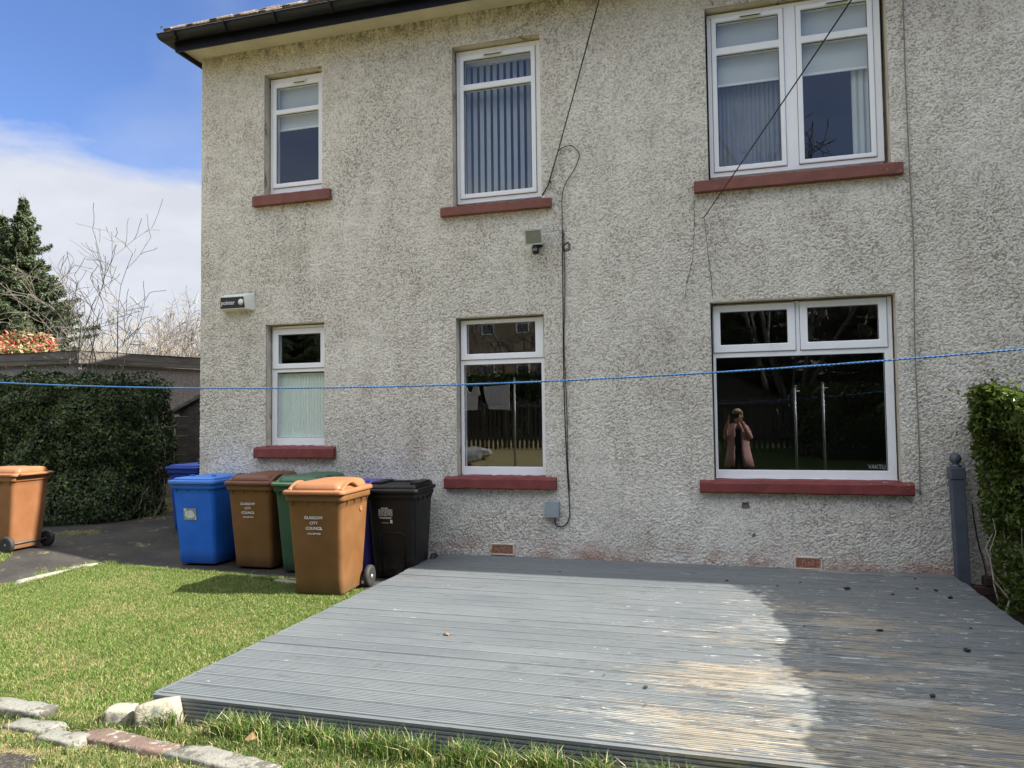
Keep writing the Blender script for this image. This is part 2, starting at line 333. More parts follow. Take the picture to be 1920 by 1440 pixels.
DRYG = m_leaf('dry_grass', [(0, (0.20, 0.165, 0.07)), (0.5, (0.31, 0.26, 0.12)), (1, (0.41, 0.35, 0.18))], 0.7, 0.15)
HEDGE = m_leaf('privet_leaves', [(0, (0.016, 0.029, 0.009)), (0.5, (0.038, 0.062, 0.014)), (0.85, (0.075, 0.115, 0.024)), (0.93, (0.10, 0.14, 0.03)), (1, (0.15, 0.19, 0.045))], 0.4)
HEDGE2 = m_leaf('broad_hedge_leaves', [(0, (0.05, 0.085, 0.014)), (0.6, (0.105, 0.155, 0.026)), (0.9, (0.18, 0.225, 0.045)), (1, (0.28, 0.30, 0.08))], 0.33, 0.42)
NEEDLE = m_leaf('conifer_needles', [(0, (0.028, 0.045, 0.018)), (0.6, (0.055, 0.078, 0.030)), (1, (0.10, 0.12, 0.05))], 0.55, 0.05)
REDLEAF = m_leaf('red_shrub_leaves', [(0, (0.30, 0.035, 0.025)), (0.35, (0.38, 0.10, 0.06)), (0.5, (0.34, 0.24, 0.10)), (0.75, (0.10, 0.15, 0.035)), (1, (0.36, 0.32, 0.18))], 0.45, 0.2)
BARK = simple('grey_bark', (0.13, 0.112, 0.095), 0.85, 0.35, 20, 0.4)
TWIG = simple('pale_twig', (0.30, 0.25, 0.19), 0.85, 0.3, 20)
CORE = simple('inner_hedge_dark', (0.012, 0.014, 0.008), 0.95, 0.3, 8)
def m_stone(name, a, b, c3):
    s = NT(name); n = s.noise(5, 7, 0.7); c = s.mix(s.rng(n, 0.35, 0.65), a, b); c = s.mix(s.rng(s.noise(7, 6, 0.75, loc=(6, 1, 3)), 0.52, 0.57), c, c3)
    c = s.mix(s.rng(s.noise(80, 3), 0.6, 0.7), c, tuple(x * .5 for x in a)); s.bump(s.noise(30, 7, 0.7), 0.8, 0.012); return s.fin(c, 0.92, 0.2)
ST_G = m_stone('grey_edging_stone', (0.17, 0.165, 0.14), (0.27, 0.26, 0.22), (0.10, 0.095, 0.08))
ST_R = m_stone('reddish_edging_stone', (0.12, 0.085, 0.068), (0.18, 0.12, 0.095), (0.28, 0.26, 0.22))
ST_P = m_stone('pale_stone', (0.27, 0.25, 0.19), (0.36, 0.335, 0.26), (0.18, 0.18, 0.15))
GUT = simple('black_gutter', (0.006, 0.007, 0.011), 0.4, 0.25, 5, spec=0.25)
FASC = simple('fascia_paint', (0.60, 0.56, 0.46), 0.8, 0.12, 3)
def m_tile():
    s = NT('roof_tile'); c = s.mix(s.rng(s.noise(11, 6, 0.7), 0.35, 0.65), (0.10, 0.070, 0.055), (0.19, 0.145, 0.115)); c = s.mix(s.rng(s.noise(16, 5, 0.7, loc=(1, 4, 7)), 0.55, 0.6), c, (0.30, 0.28, 0.22))
    yl = s.math('MULTIPLY', s.rng(s.noise(9, 5, 0.7, loc=(3, 3, 1)), 0.63, 0.66), s.rng(s.pos()[0], -4.9, -5.4)); c = s.mix(yl, c, (0.42, 0.28, 0.06)); s.bump(s.noise(40, 6, 0.7), 0.9, 0.015); return s.fin(c, 0.95, 0.1)
TILE = m_tile()
def m_bin(name, c, fade=0.25):
    s = NT(name); n = s.noise(4, 5, 0.6); P = s.pos()
    cc = s.mix(s.rng(n, 0.3, 0.7), tuple(x * (1 - fade * .5) for x in c), tuple(min(1, x * (1 + fade * .5) + 0.006) for x in c))
    sc = s.rng(s.noise(9, 5, 0.8, sc=(3, 3, 0.4)), 0.66, 0.74); cc = s.mix(s.math('MULTIPLY', sc, 0.55), cc, tuple(min(1, x * 1.5 + .06) for x in c))
    low = s.math('MULTIPLY', s.rng(P[2], 0.25, 0.0), s.rng(s.noise(12, 5, 0.7), 0.4, 0.65)); cc = s.mix(s.math('MULTIPLY', low, 0.4), cc, (0.16, 0.14, 0.10))
    s.bump(s.noise(140, 3), 0.12, 0.002); return s.fin(cc, s.rng(n, 0.3, 0.7, 0.42, 0.58), 0.32)
B_BLUE = m_bin('blue_plastic', (0.010, 0.125, 0.58)); B_BLUE2 = m_bin('deep_blue_plastic', (0.010, 0.045, 0.30)); B_BLUELID = m_bin('skylit_blue_plastic', (0.055, 0.19, 0.56))  # lid blue is lightened for the sky light falling on it
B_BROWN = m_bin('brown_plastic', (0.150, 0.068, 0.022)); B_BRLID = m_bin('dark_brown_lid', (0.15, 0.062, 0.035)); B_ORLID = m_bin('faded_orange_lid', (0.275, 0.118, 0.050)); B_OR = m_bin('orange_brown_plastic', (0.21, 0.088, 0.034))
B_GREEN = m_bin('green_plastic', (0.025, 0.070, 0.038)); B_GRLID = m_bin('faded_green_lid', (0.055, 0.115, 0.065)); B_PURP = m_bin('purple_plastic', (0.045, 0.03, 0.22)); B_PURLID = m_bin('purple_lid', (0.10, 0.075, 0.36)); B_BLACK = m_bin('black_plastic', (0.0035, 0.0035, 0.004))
RUBBER = simple('tyre_rubber', (0.02, 0.02, 0.02), 0.7, 0.2); RIMM = simple('silver_wheel', (0.45, 0.45, 0.45), 0.35, 0.15, 15, Metallic=0.5); RIMD = simple('grey_wheel', (0.06, 0.06, 0.06), 0.5, 0.2)
WHITEINK = simple('white_print', (0.62, 0.60, 0.55), 0.6, 0.1)
def m_wood(name, a, b, sc=(1, 1, 1)):
    s = NT(name); c = s.mix(s.rng(s.noise(14, 6, 0.65, sc=sc), 0.3, 0.7), a, b); s.bump(s.noise(30, 5, 0.6, sc=sc), 0.4, 0.006); return s.fin(c, 0.85, 0.2)
GWOOD = m_wood('weathered_grey_wood', (0.085, 0.075, 0.062), (0.19, 0.17, 0.145), (0.15, 0.15, 1)); SWOOD = m_wood('dark_shed_wood', (0.05, 0.043, 0.036), (0.11, 0.095, 0.08), (0.3, 0.3, 1))
def m_pebble():
    s = NT('pebble_dash'); v = s.vor(60); c = s.ramp(v, [(0, (0.30, 0.26, 0.22)), (0.5, (0.22, 0.19, 0.16)), (0.8, (0.10, 0.09, 0.08))]); c = s.mix(s.rng(s.noise(45, 3), 0.4, 0.65), c, (0.34, 0.28, 0.25)); s.bump(v, -0.8, 0.01); return s.fin(c, 0.9)
PEB = m_pebble()
POST = simple('slate_blue_paint', (0.075, 0.09, 0.115), 0.5, 0.2, 8, 0.2)
ROPE = simple('blue_rope', (0.03, 0.13, 0.33), 0.6, 0.15, 60)
CABLE = simple('black_cable', (0.012, 0.012, 0.012), 0.6, 0.1); CABLEG = simple('painted_cable', (0.20, 0.185, 0.155), 0.8, 0.2)
CLAY = simple('clay_brick_red', (0.36, 0.16, 0.10), 0.9, 0.25, 20, 0.3)
DBRICK = simple('dark_brick', (0.05, 0.025, 0.02), 0.9, 0.4, 9, 0.4)
STEEL = simple('galvanised_steel', (0.35, 0.36, 0.37), 0.45, 0.15, 9, Metallic=0.6)

# ------------------------------------------------------------------ the ground
def gz_(x, y):      # the ground rises a little to the left of the house
    S_ = lambda t: (lambda u: u * u * (3 - 2 * u))(min(1.0, max(0.0, t)))
    return 0.15 * S_((-5.7 - x) / 1.5) * S_((y + 2.4) / 1.4)
gzv = np.vectorize(gz_)
def sheet(name, mat, x0, x1, y0, y1, step, dz, poly=None):
    xs = np.arange(x0, x1 + step / 2, step); ys = np.arange(y0, y1 + step / 2, step); X, Y = np.meshgrid(xs, ys, indexing='ij'); Z = gzv(X, Y) + dz; ny = len(ys)
    q = [(i * ny + j, (i + 1) * ny + j, (i + 1) * ny + j + 1, i * ny + j + 1) for i in range(len(xs) - 1) for j in range(ny - 1)]
    o = np_mesh(name, np.stack([X, Y, Z], -1).reshape(-1, 3), np.full(len(q), 4), q, mat, None, True); o['kind'] = 'structure'; return o
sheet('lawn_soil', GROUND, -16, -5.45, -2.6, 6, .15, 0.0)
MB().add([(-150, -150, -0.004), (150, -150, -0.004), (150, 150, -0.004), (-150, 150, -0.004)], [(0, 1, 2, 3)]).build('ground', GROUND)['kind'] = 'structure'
PATHPOLY = [(-14, 0.9), (-14, -1.0), (-8.3, -1.02), (-7.0, -1.08), (-6.80, -1.45), (-6.95, -3.0), (-7.1, -9), (-6.45, -9), (-6.36, -2.2), (-6.26, -1.40), (-6.19, -0.84), (-5.6, -0.70), (-4.85, -0.73), (-4.2, -0.88), (-3.7, -1.0), (-2.82, -1.12), (-2.82, 0.0), (-5.6, 0.05), (-5.6, 9), (-7.9, 9), (-7.9, 1.8)]
bm = bmesh.new(); f_ = bm.faces.new([bm.verts.new((x, y, 0)) for x, y in PATHPOLY]); bm.normal_update()
for k in range(60):
    for ax in (0, 1):
        c_ = (-14 + k * .2) if ax == 0 else (-9 + k * .3); bmesh.ops.bisect_plane(bm, geom=bm.verts[:] + bm.edges[:] + bm.faces[:], plane_co=(c_, c_, 0), plane_no=(1 - ax, ax, 0))
for v in bm.verts: v.co.z = gz_(v.co.x, v.co.y) + .006
me = bpy.data.meshes.new('path'); bm.to_mesh(me); bm.free(); me.materials.append(PATH); o = bpy.data.objects.new('path', me); col.objects.link(o); o['kind'] = 'structure'

# ------------------------------------------------------------------ the house
HX0, HX1, HD, WT = -5.65, 9.0, 7.5, 5.565
WIN = {  # opening x0,x1,z0,z1 ; outer frame inset ; sashes (outer rects) ; panes ; sill
 'L1': dict(o=(-4.815, -4.105, 1.186, 2.50), fr=(-4.800, -4.107, 1.20, 2.488), fix=[(-4.735, -4.150, 1.275, 1.985)], sash=[((-4.785, -4.115, 2.025, 2.458), [(-4.715, -4.200, 2.080, 2.395)])], sill=(-4.927, -3.967, 1.065, 1.186)),
 'L2': dict(o=(-2.625, -1.722, 0.892, 2.466), fr=(-2.612, -1.735, 0.905, 2.455), fix=[(-2.578, -1.775, 0.985, 2.000)], sash=[((-2.604, -1.745, 2.050, 2.447), [(-2.542, -1.830, 2.108, 2.408)])], sill=(-2.746, -1.613, 0.775, 0.892)),
 'L3': dict(o=(-0.166, 1.357, 0.885, 2.487), fr=(-0.153, 1.343, 0.905, 2.474), fix=[(-0.128, 1.275, 0.972, 1.988)], sash=[((-0.145, 0.560, 2.035, 2.466), [(-0.083, 0.494, 2.104, 2.405)]), ((0.600, 1.303, 2.035, 2.466), [(0.663, 1.237, 2.104, 2.410)])], sill=(-0.292, 1.444, 0.775, 0.884)),
 'U1': dict(o=(-4.842, -4.130, 3.913, 5.262), fr=(-4.826, -4.134, 3.955, 5.240), fix=[], sash=[((-4.790, -4.165, 4.015, 5.190), [(-4.745, -4.222, 4.886, 5.135), (-4.745, -4.222, 4.063, 4.834)])], sill=(-4.957, -4.013, 3.795, 3.912)),
 'U2': dict(o=(-2.645, -1.727, 3.585, 5.235), fr=(-2.632, -1.738, 3.640, 5.222), fix=[], sash=[((-2.595, -1.795, 3.690, 5.170), [(-2.550, -1.840, 4.866, 5.119), (-2.550, -1.840, 3.737, 4.806)])], sill=(-2.764, -1.625, 3.490, 3.585)),
 'U3': dict(o=(-0.155, 1.362, 3.605, 5.215), fr=(-0.140, 1.330, 3.660, 5.195), fix=[], sash=[((-0.100, 0.530, 3.705, 5.155), [(-0.057, 0.488, 4.869, 5.110), (-0.057, 0.488, 3.752, 4.800)]), ((0.637, 1.270, 3.705, 5.155), [(0.682, 1.226, 4.867, 5.110), (0.682, 1.226, 3.744, 4.803)])], sill=(-0.283, 1.447, 3.495, 3.604)),
}
house = thing('house', 'two storey semi-detached house with cream roughcast wall, white windows and red sills', 'house', (0, 0, 0))
def axis_grid(lo, hi, step, cuts):
    c = sorted({lo, hi, *[x for x in cuts if lo < x < hi]}); out = []
    for a, b in zip(c[:-1], c[1:]): n = max(1, round((b - a) / step)); out += list(np.linspace(a, b, n + 1)[:-1])
    return np.array(out + [hi])
def build_wall():
    ops = [w['o'] for w in WIN.values()]
    xs = axis_grid(HX0, 2.75, 0.0050, [v for o in ops for v in o[:2]]); zs = axis_grid(-0.02, WT, 0.0050, [v for o in ops for v in o[2:]])
    nx, nz = len(xs), len(zs); ext = (xs[-1] - xs[0], zs[-1] - zs[0]); sh = (nx, nz)
    # ridged clumps of thrown mortar
    XX, ZZ = np.meshgrid(xs - xs[0], zs - zs[0], indexing='ij')
    wx_ = (vnoise(sh, ext, 0.04, 51) - .5) * .014; wz_ = (vnoise(sh, ext, 0.04, 52) - .5) * .014
    def bil(cell, seed, ang=0.5, an=1.35):
        r = np.random.default_rng(seed); g = r.random((1024, 1024)); c_, s_ = math.cos(ang), math.sin(ang)
        u = ((XX + wx_) * c_ + (ZZ + wz_) * s_) / (cell * an) + 300; v = (-(XX + wx_) * s_ + (ZZ + wz_) * c_) / cell + 300
        ui = np.floor(u).astype(int); vi = np.floor(v).astype(int); fu = u - ui; fv = v - vi; fu = fu * fu * (3 - 2 * fu); fv = fv * fv * (3 - 2 * fv); ui %= 1023; vi %= 1023
        return (g[ui, vi] * (1 - fu) + g[ui + 1, vi] * fu) * (1 - fv) + (g[ui, vi + 1] * (1 - fu) + g[ui + 1, vi + 1] * fu) * fv - 0.5
    a = bil(0.014, 1, .45, 1.4); b = bil(0.011, 2, -.35, 1.2); c = bil(0.008, 3, 1.1, 1.2); lump = bil(0.055, 4, .2, 1.2)
    h = 0.30 * np.minimum(np.abs(a) * 4.0, 1) + 0.55 * (b + .5) + 0.42 * (c + .5) + 0.12 * lump
    h = np.clip((h - 0.30) / 0.80, 0, 1)
    amp = 0.0075 * (0.62 + 0.75 * vnoise(sh, ext, 0.5, 8))
    X, Z = np.meshgrid(xs, zs, indexing='ij'); d = np.full(sh, 9.0)
    for o in ops:
        dx = np.maximum(np.maximum(o[0] - X, X - o[1]), 0); dz = np.maximum(np.maximum(o[2] - Z, Z - o[3]), 0); d = np.minimum(d, np.hypot(dx, dz))
        under = (X > o[0] - .1) & (X < o[1] + .1) & (Z < o[2]) & (Z > o[2] - .34); amp = np.where(under, amp * 0.72, amp)
    amp = amp * np.clip(d / 0.018, 0, 1) * np.clip((WT + .001 - Z) / 0.02, 0, 1)
    ripple = np.where(d < 0.05, 1, 0)
    Y = -amp * h + 0.004 * (vnoise(sh, ext, 0.35, 12) - .5) * np.clip(d / .3, 0, 1)
    X2 = X.copy(); X2[0, :] -= 0.006 * h[3, :]; X2[1, :] -= 0.003 * h[3, :]
    V = np.stack([X2, Y, Z], -1).reshape(-1, 3)
    cx = (xs[:-1] + xs[1:]) / 2; cz = (zs[:-1] + zs[1:]) / 2; keep = np.ones((nx - 1, nz - 1), bool)
    for o in ops: keep &= ~(((cx > o[0]) & (cx < o[1]))[:, None] & ((cz > o[2]) & (cz < o[3]))[None, :])
    i, j = np.nonzero(keep); q = np.stack([i * nz + j, (i + 1) * nz + j, (i + 1) * nz + j + 1, i * nz + j + 1], -1)
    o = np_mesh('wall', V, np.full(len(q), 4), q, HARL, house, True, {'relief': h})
build_wall()
m = MB()   # the walls that face away, and the stretch beyond the frame
m.box(2.751, HX1, 0.0, 0.3, -0.02, WT); m.box(HX0, HX0 + 0.3, 0.31, HD, -0.02, WT); m.box(HX0, HX1, HD + .001, HD + 0.3, -0.02, WT); m.box(HX1 + .001, HX1 + 0.3, 0, HD, -0.02, WT)
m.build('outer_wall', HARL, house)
m = MB(); ops = [w['o'] for w in WIN.values()]
m.plate((HX0, 2.75, -0.02, WT), ops, 0.012, 0.30); m.build('window_reveals', REV, house)
m = MB()
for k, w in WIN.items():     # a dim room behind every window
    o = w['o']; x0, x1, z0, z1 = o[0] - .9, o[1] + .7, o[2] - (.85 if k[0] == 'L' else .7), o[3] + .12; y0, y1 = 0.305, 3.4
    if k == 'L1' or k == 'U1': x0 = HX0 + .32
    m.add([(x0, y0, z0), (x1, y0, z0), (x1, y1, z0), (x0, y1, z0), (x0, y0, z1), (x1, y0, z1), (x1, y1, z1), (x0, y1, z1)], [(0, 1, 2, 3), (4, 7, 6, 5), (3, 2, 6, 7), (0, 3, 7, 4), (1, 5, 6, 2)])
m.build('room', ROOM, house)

def sash_bars(m, outer, holes, y0, y1):
    m.plate(outer, holes, y0, y1)
for k, w in WIN.items():
    f = MB(); fr = w['fr']; holes = [(s[0][0] + .012, s[0][1] - .012, s[0][2] + .012, s[0][3] - .012) for s in w['sash']] + w['fix']
    f.plate(fr, holes, 0.092, 0.160)
    # sub-sill strip under the frame
    if k[0] == 'L': f.box(fr[0], fr[1], 0.078, 0.150, fr[2] - 0.020 + .0, fr[2] - 0.002)
    win = f.build('window', UPVC, house, 0.004)
    for s_, panes in w['sash']:
        q = MB(); q.plate(s_, panes, 0.078, 0.150); q.build('sash', UPVC, win, 0.006, 2)
        g = MB()
        for p in panes: g.plate((p[0] - .006, p[1] + .006, p[2] - .006, p[3] + .006), [(p[0] + .004, p[1] - .004, p[2] + .004, p[3] - .004)], 0.0995, 0.104)
        # dark joint round the opening sash
        g.plate((s_[0] - .004, s_[1] + .004, s_[2] - .004, s_[3] + .004), [(s_[0] + .006, s_[1] - .006, s_[2] + .006, s_[3] - .006)], 0.0905, 0.0918)
        g.build('gasket', GASK, win)
    for p in w['fix'] + [p for s_ in w['sash'] for p in s_[1]]:
        g = MB(); g.add([(p[0] - .01, 0.106, p[2] - .01), (p[1] + .01, 0.106, p[2] - .01), (p[1] + .01, 0.106, p[3] + .01), (p[0] - .01, 0.106, p[3] + .01)], [(0, 1, 2, 3)]); g.build('pane', GLASS, win)
    for p in w['fix']:
        g = MB(); g.plate((p[0] - .006, p[1] + .006, p[2] - .006, p[3] + .006), [(p[0] + .004, p[1] - .004, p[2] + .004, p[3] - .004)], 0.099, 0.1035); g.build('gasket', GASK, win)
    s_ = w['sill']; z1 = s_[3]; rr = random.Random(k)
    b = MB(); x0, x1 = s_[0], s_[1]; n = 26   # sloping sill with slightly uneven edges
    prof = [(0.085, z1 + .012), (0.0, z1 + .004), (-0.045, z1 - .008), (-0.066, z1 - .022), (-0.070, s_[2] + .012), (-0.062, s_[2]), (0.02, s_[2]), (0.085, s_[2])]
    if k[0] == 'U': prof = [(0.085, z1 + .006), (0.0, z1), (-0.056, z1 - .006), (-0.062, z1 - .012), (-0.062, s_[2] + .006), (-0.056, s_[2]), (0.02, s_[2]), (0.085, s_[2])]
    amp = 0.0035 if k[0] == 'L' else 0.002; secs = []
    ww = WIN[k]['o']
    for i in range(n + 1):
        t = i / n; x = x0 + (x1 - x0) * t; e = 1 if 0 < i < n else 0.88
        y_in = 0.085 if ww[0] + .003 < x < ww[1] - .003 else 0.002
        secs.append([(x, (min(y, y_in) if y > 0 else y * e) + rr.uniform(-amp, amp) * (y < 0), z + rr.uniform(-amp, amp)) for y, z in prof])
    b.loft(secs[::-1], False); so_ = b.build('sill', SILL_L if k[0] == 'L' else SILL_U, win, 0.004)
    if k == 'L3': so_['label'] = 'dark red sill with chipped white paint at its right end'
    if k[0] == 'U':   # trickle vents
        for s_, _ in w['sash']:
            c = (s_[0] + s_[1]) / 2 + (0.03 if k != 'U2' else -0.04); hw = 0.075 if k == 'U1' else 0.095; zt = s_[3] - .016
            t = MB(); t.box(c - hw, c + hw, 0.058, 0.080, zt - .016, zt + .010); t.box(c - hw + .008, c + hw - .008, 0.0566, 0.0582, zt - .012, zt - .004)
            v = t.build('trickle_vent', UPVC2, win, 0.003); t = MB(); t.box(c - hw + .01, c + hw - .01, 0.0545, 0.0566, zt - .024, zt - .015); t.build('vent_slot', DARK, win)
# eaves, gutter, roof
EX0, EY = HX0 - 0.085, -0.295
m = MB(); m.box(EX0, HX1 + .3, EY, 0.0, WT, WT + 0.02); m.box(EX0, HX0, 0.0, HD + .3, WT, WT + 0.02); m.build('soffit', FASC, house)
m = MB(); m.box(EX0 - .02, HX1 + .3, EY - 0.02, EY, WT - .055, WT + 0.10); m.box(EX0 - .02, EX0, EY, HD + .3, WT - .055, WT + 0.10); m.build('fascia', GUT, house)
def gutter(path_pts, name):
    m = MB(); n = 12; secs = []
    prof = [(math.cos(a) * 0.062, math.sin(a) * 0.075) for a in [math.pi + math.pi * i / n for i in range(n + 1)]] + [(0.070, 0.004), (0.066, 0.012), (-0.066, 0.012), (-0.070, 0.004)]
    for P, out in path_pts: secs.append([(P[0] + out[0] * (0.07 + a), P[1] + out[1] * (0.07 + a), P[2] + b) for a, b in prof])
    m.loft(secs, True); return m.build(name, GUT, house)
gz = WT + 0.098
gutter([((HX1 + .3, EY - .02, gz), (0, -1)), ((EX0 - .02, EY - .02, gz), (-1, -1)), ((EX0 - .02, HD, gz), (-1, 0))], 'gutter')
for i in range(16):
    x = -5.68 + i * 0.62 + (0.02 if i % 2 else 0)
    m = MB(); secs = []
    for xx in (x, x + .016 if i % 3 else x + .03): secs.append([(xx, EY - .09 + math.cos(a) * 0.068, gz + math.sin(a) * 0.081) for a in [math.pi + math.pi * k / 12 for k in range(13)]] + [(xx, EY - .02, gz + .012), (xx, EY - .16, gz + .012)])
    m.loft(secs, False); m.build('gutter_bracket', GUT, house)
m = MB()
sl = math.tan(R(34)); r_ = random.Random(3)
ov = 0.10
m.add([(EX0 - ov + .02, EY - ov + .04, WT + .13), (HX1 + .4, EY - ov + .04, WT + .13), (HX1 + .4, 3.6, WT + .13 + 4.0 * sl), (-1.6, 3.6, WT + .13 + 4.0 * sl)], [(0, 1, 2, 3)])
m.add([(EX0 - ov + .02, EY - ov + .04, WT + .13), (-1.6, 3.6, WT + .13 + 4.0 * sl), (-1.6, 3.7, WT + .13 + 4.0 * sl), (EX0 - ov + .02, 7.9, WT + .13)], [(0, 1, 2, 3)])
m.add([(EX0 - ov + .02, 7.9, WT + .13), (-1.6, 3.7, WT + .13 + 4.0 * sl), (HX1 + .4, 3.7, WT + .13 + 4.0 * sl), (HX1 + .4, 7.9, WT + .13)], [(0, 1, 2, 3)])
M0 = Matrix.Rotation(math.atan(sl), 4, 'X')
for row in range(3):
    x = EX0 - ov + row * 0.3 + (0.14 if row % 2 else 0)
    while x < 3.0:
        w_ = 0.288 + r_.uniform(-.004, .004); M = Matrix.Translation((x, EY - ov + row * .22 + r_.uniform(-.008, .008), WT + .128 + row * .22 * sl + r_.uniform(-.004, .007))) @ M0 @ Matrix.Rotation(r_.uniform(-.012, .012), 4, 'Y')
        m.box(0, w_, 0, 0.33, -.012, 0.034, M)
        m.box(w_ * .02, w_ * .34, 0.002, 0.32, 0.034, 0.046, M); x += 0.297
m.build('roof', TILE, house, 0.006)
m = MB(); hk = [(EX0 - .07, EY - .10, WT + .10), (EX0 - .09, EY - .11, WT + .16), (EX0 - .115, EY - .11, WT + .205), (EX0 - .135, EY - .11, WT + .20), (EX0 - .13, EY - .11, WT + .18)]
m.tube(hk, 0.004, 6); m.build('gutter_hook', CABLE, house)
# air bricks, fixed in the wall
for (x0, x1, z0, z1) in ((-2.272, -2.055, 0.150, 0.238), (0.500, 0.702, 0.135, 0.222)):
    m = MB(); nxh, nzh = 8, 4; sx_, sz_ = (x1 - x0 - .02) / nxh, (z1 - z0 - .02) / nzh
    m.plate((x0, x1, z0, z1), [(x0 + .01 + i * sx_ + .004, x0 + .01 + (i + 1) * sx_ - .004, z0 + .01 + j * sz_ + .004, z0 + .01 + (j + 1) * sz_ - .004) for i in range(nxh) for j in range(nzh)], -0.012, 0.011)
    m.build('air_brick', CLAY, house, 0, label='terracotta air brick with square holes low in the wall')
    m = MB(); m.plate((x0 - .012, x1 + .012, z0 - .012, z1 + .012), [(x0 + .001, x1 - .001, z0 + .001, z1 - .001)], -0.016, 0.006); m.build('air_brick_surround', REV, house, .003)
    m = MB(); m.box(x0 + .003, x1 - .003, -0.004, -0.002, z0 + .003, z1 - .003); m.build('air_brick_backing', DBRICK, house)
text_mesh('VAKTU', .052, simple('etched_white', (0.30, 0.33, 0.34), .8, .2), house, (1.118, 0.1045, .988), (R(90), 0, 0), name='scratched_tag', align='LEFT', sx=.82)
# scars and plugged holes
def crack(pts, wdt):
    m = MB(); r = random.Random(len(pts) + int(abs(pts[0][0]) * 100)); P = []
    for (a, b) in zip(pts[:-1], pts[1:]):
        n = max(2, int(math.dist(a, b) / 0.02))
        for i in range(n): t = i / n; P.append((a[0] + (b[0] - a[0]) * t + r.uniform(-.005, .005), -0.0095 + r.uniform(-.002, .002), a[1] + (b[1] - a[1]) * t))
    m.tube(P, [wdt * r.uniform(.3, 1) for _ in P], 4); m.build('crack', simple('crack_shadow', (0.09, 0.08, 0.065), 0.95, 0.3), house)
crack([(-.289, 3.46), (-.288, 3.215), (-.304, 2.921), (-.366, 2.68), (-.393, 2.509)], 0.003)
crack([(-.172, 2.911), (-.15, 2.70), (-.139, 2.51)], 0.003)
def scar(x, z, r0):
    m = MB(); r = random.Random(int(x * 1000)); n = 11; ring = [(x + math.cos(2 * math.pi * k / n) * r0 * r.uniform(.6, 1.1), -0.0125, z + math.sin(2 * math.pi * k / n) * r0 * r.uniform(.6, 1.1)) for k in range(n)]
    ring2 = [(x + (p[0] - x) * .45, -0.004, z + (p[2] - z) * .45) for p in ring]; ring0 = [(x + (p[0] - x) * 1.3, 0.0, z + (p[2] - z) * 1.3) for p in ring]
    m.loft([ring0, ring, ring2], False); m.build('wall_scar', simple('bare_mortar', (0.13, 0.115, 0.095), 0.95, 0.4, 60, .6), house)
scar(0.097, 0.665, 0.034); scar(0.158, 0.402, 0.016); scar(-1.49, 3.10, 0.045)

# ------------------------------------------------------------------ blinds and curtains behind the glass
def pleat(name, x0, x1, z0, z1, y, mat, label, cat, amp=0.012, wav=0.06, group=None):
    n = int((x1 - x0) / wav * 8); V = []
    for i in range(n + 1):
        x = x0 + (x1 - x0) * i / n; yy = y + amp * math.sin(i * 2 * math.pi / 8 + .6 * math.sin(i * .31)); V += [(x, yy, z0), (x + .004 * math.sin(i), yy * .9 + y * .1, z1)]
    m = MB().add(V, [(2 * i, 2 * i + 2, 2 * i + 3, 2 * i + 1) for i in range(n)], True); o = m.build(name, mat); tag(o, label, cat, group); return o
NET = simple('obscured_curtain', (0.74, 0.84, 0.79), 0.8, 0.04, 30); BLIND = simple('cream_blind', (0.50, 0.54, 0.54), 0.8, 0.05, 3); VBL = simple('pale_blue_slats', (0.34, 0.38, 0.42), 0.7, 0.06, 5)
pleat('net_curtain', -4.80, -4.09, 1.22, 1.975, 0.150, NET, 'pale green pleated curtain filling the lower pane beside the wheelie bins', 'curtain', 0.004, 0.035)
vb = thing('vertical_blind', 'pale vertical slat blind hanging inside the upper middle window', 'blind', (-2.19, 0.23, 5.15))
m = MB(); m.box(-0.46, 0.46, -0.02, 0.02, -0.03, 0.01); m.build('headrail', UPVC2, vb)
for i in range(13):
    x = -0.43 + i * 0.0715; m = MB(); M = Matrix.Translation((x, 0, 0)) @ Matrix.Rotation(R(24), 4, 'Z')
    m.add([M @ Vector((a, 0.004 * math.cos(a * 50), z)) for z in (-1.47, -0.03) for a in (-.021, -.010, 0, .010, .021)], [(j, j + 1, j + 6, j + 5) for j in range(4)], True); m.build('slat', VBL, vb)
for (x0, x1, zb, lab) in ((-4.80, -4.16, 4.70, 'white roller blind pulled a third down in the small upper left window'), (-0.11, 0.55, 4.555, 'white roller blind pulled down behind the left half of the large upper window'), (0.61, 1.28, 4.555, 'white roller blind pulled down behind the right half of the large upper window')):
    b = thing('roller_blind', lab, 'blind', ((x0 + x1) / 2, 0.19, 5.2), group='roller blinds')
    hw = (x1 - x0) / 2; m = MB(); m.tube([(-hw, .0, 0.0), (hw, .0, 0.0)], 0.02, 10); m.build('roller', UPVC2, b)
    m = MB(); m.box(-hw, hw, -.021, -.019, zb - 5.2, 0); m.build('fabric', BLIND, b); m = MB(); m.box(-hw, hw, -.028, -.014, zb - 5.222, zb - 5.2); m.build('bottom_bar', UPVC2, b)
SHEER = NT('sheer_curtain_cloth'); SHEER.fin((0.55, 0.60, 0.65), 0.8, Alpha=0.4); SHEER = SHEER.m
pleat('sheer_curtain', 1.10, 1.29, 3.64, 4.56, 0.22, BLIND, 'narrow white curtain drawn to the right side of the large upper window', 'curtain', 0.010, 0.05)
pleat('sheer_curtain', -0.12, 0.55, 3.64, 4.56, 0.26, SHEER, 'sheer net curtain below the left blind of the large upper window', 'curtain', 0.008, 0.04)

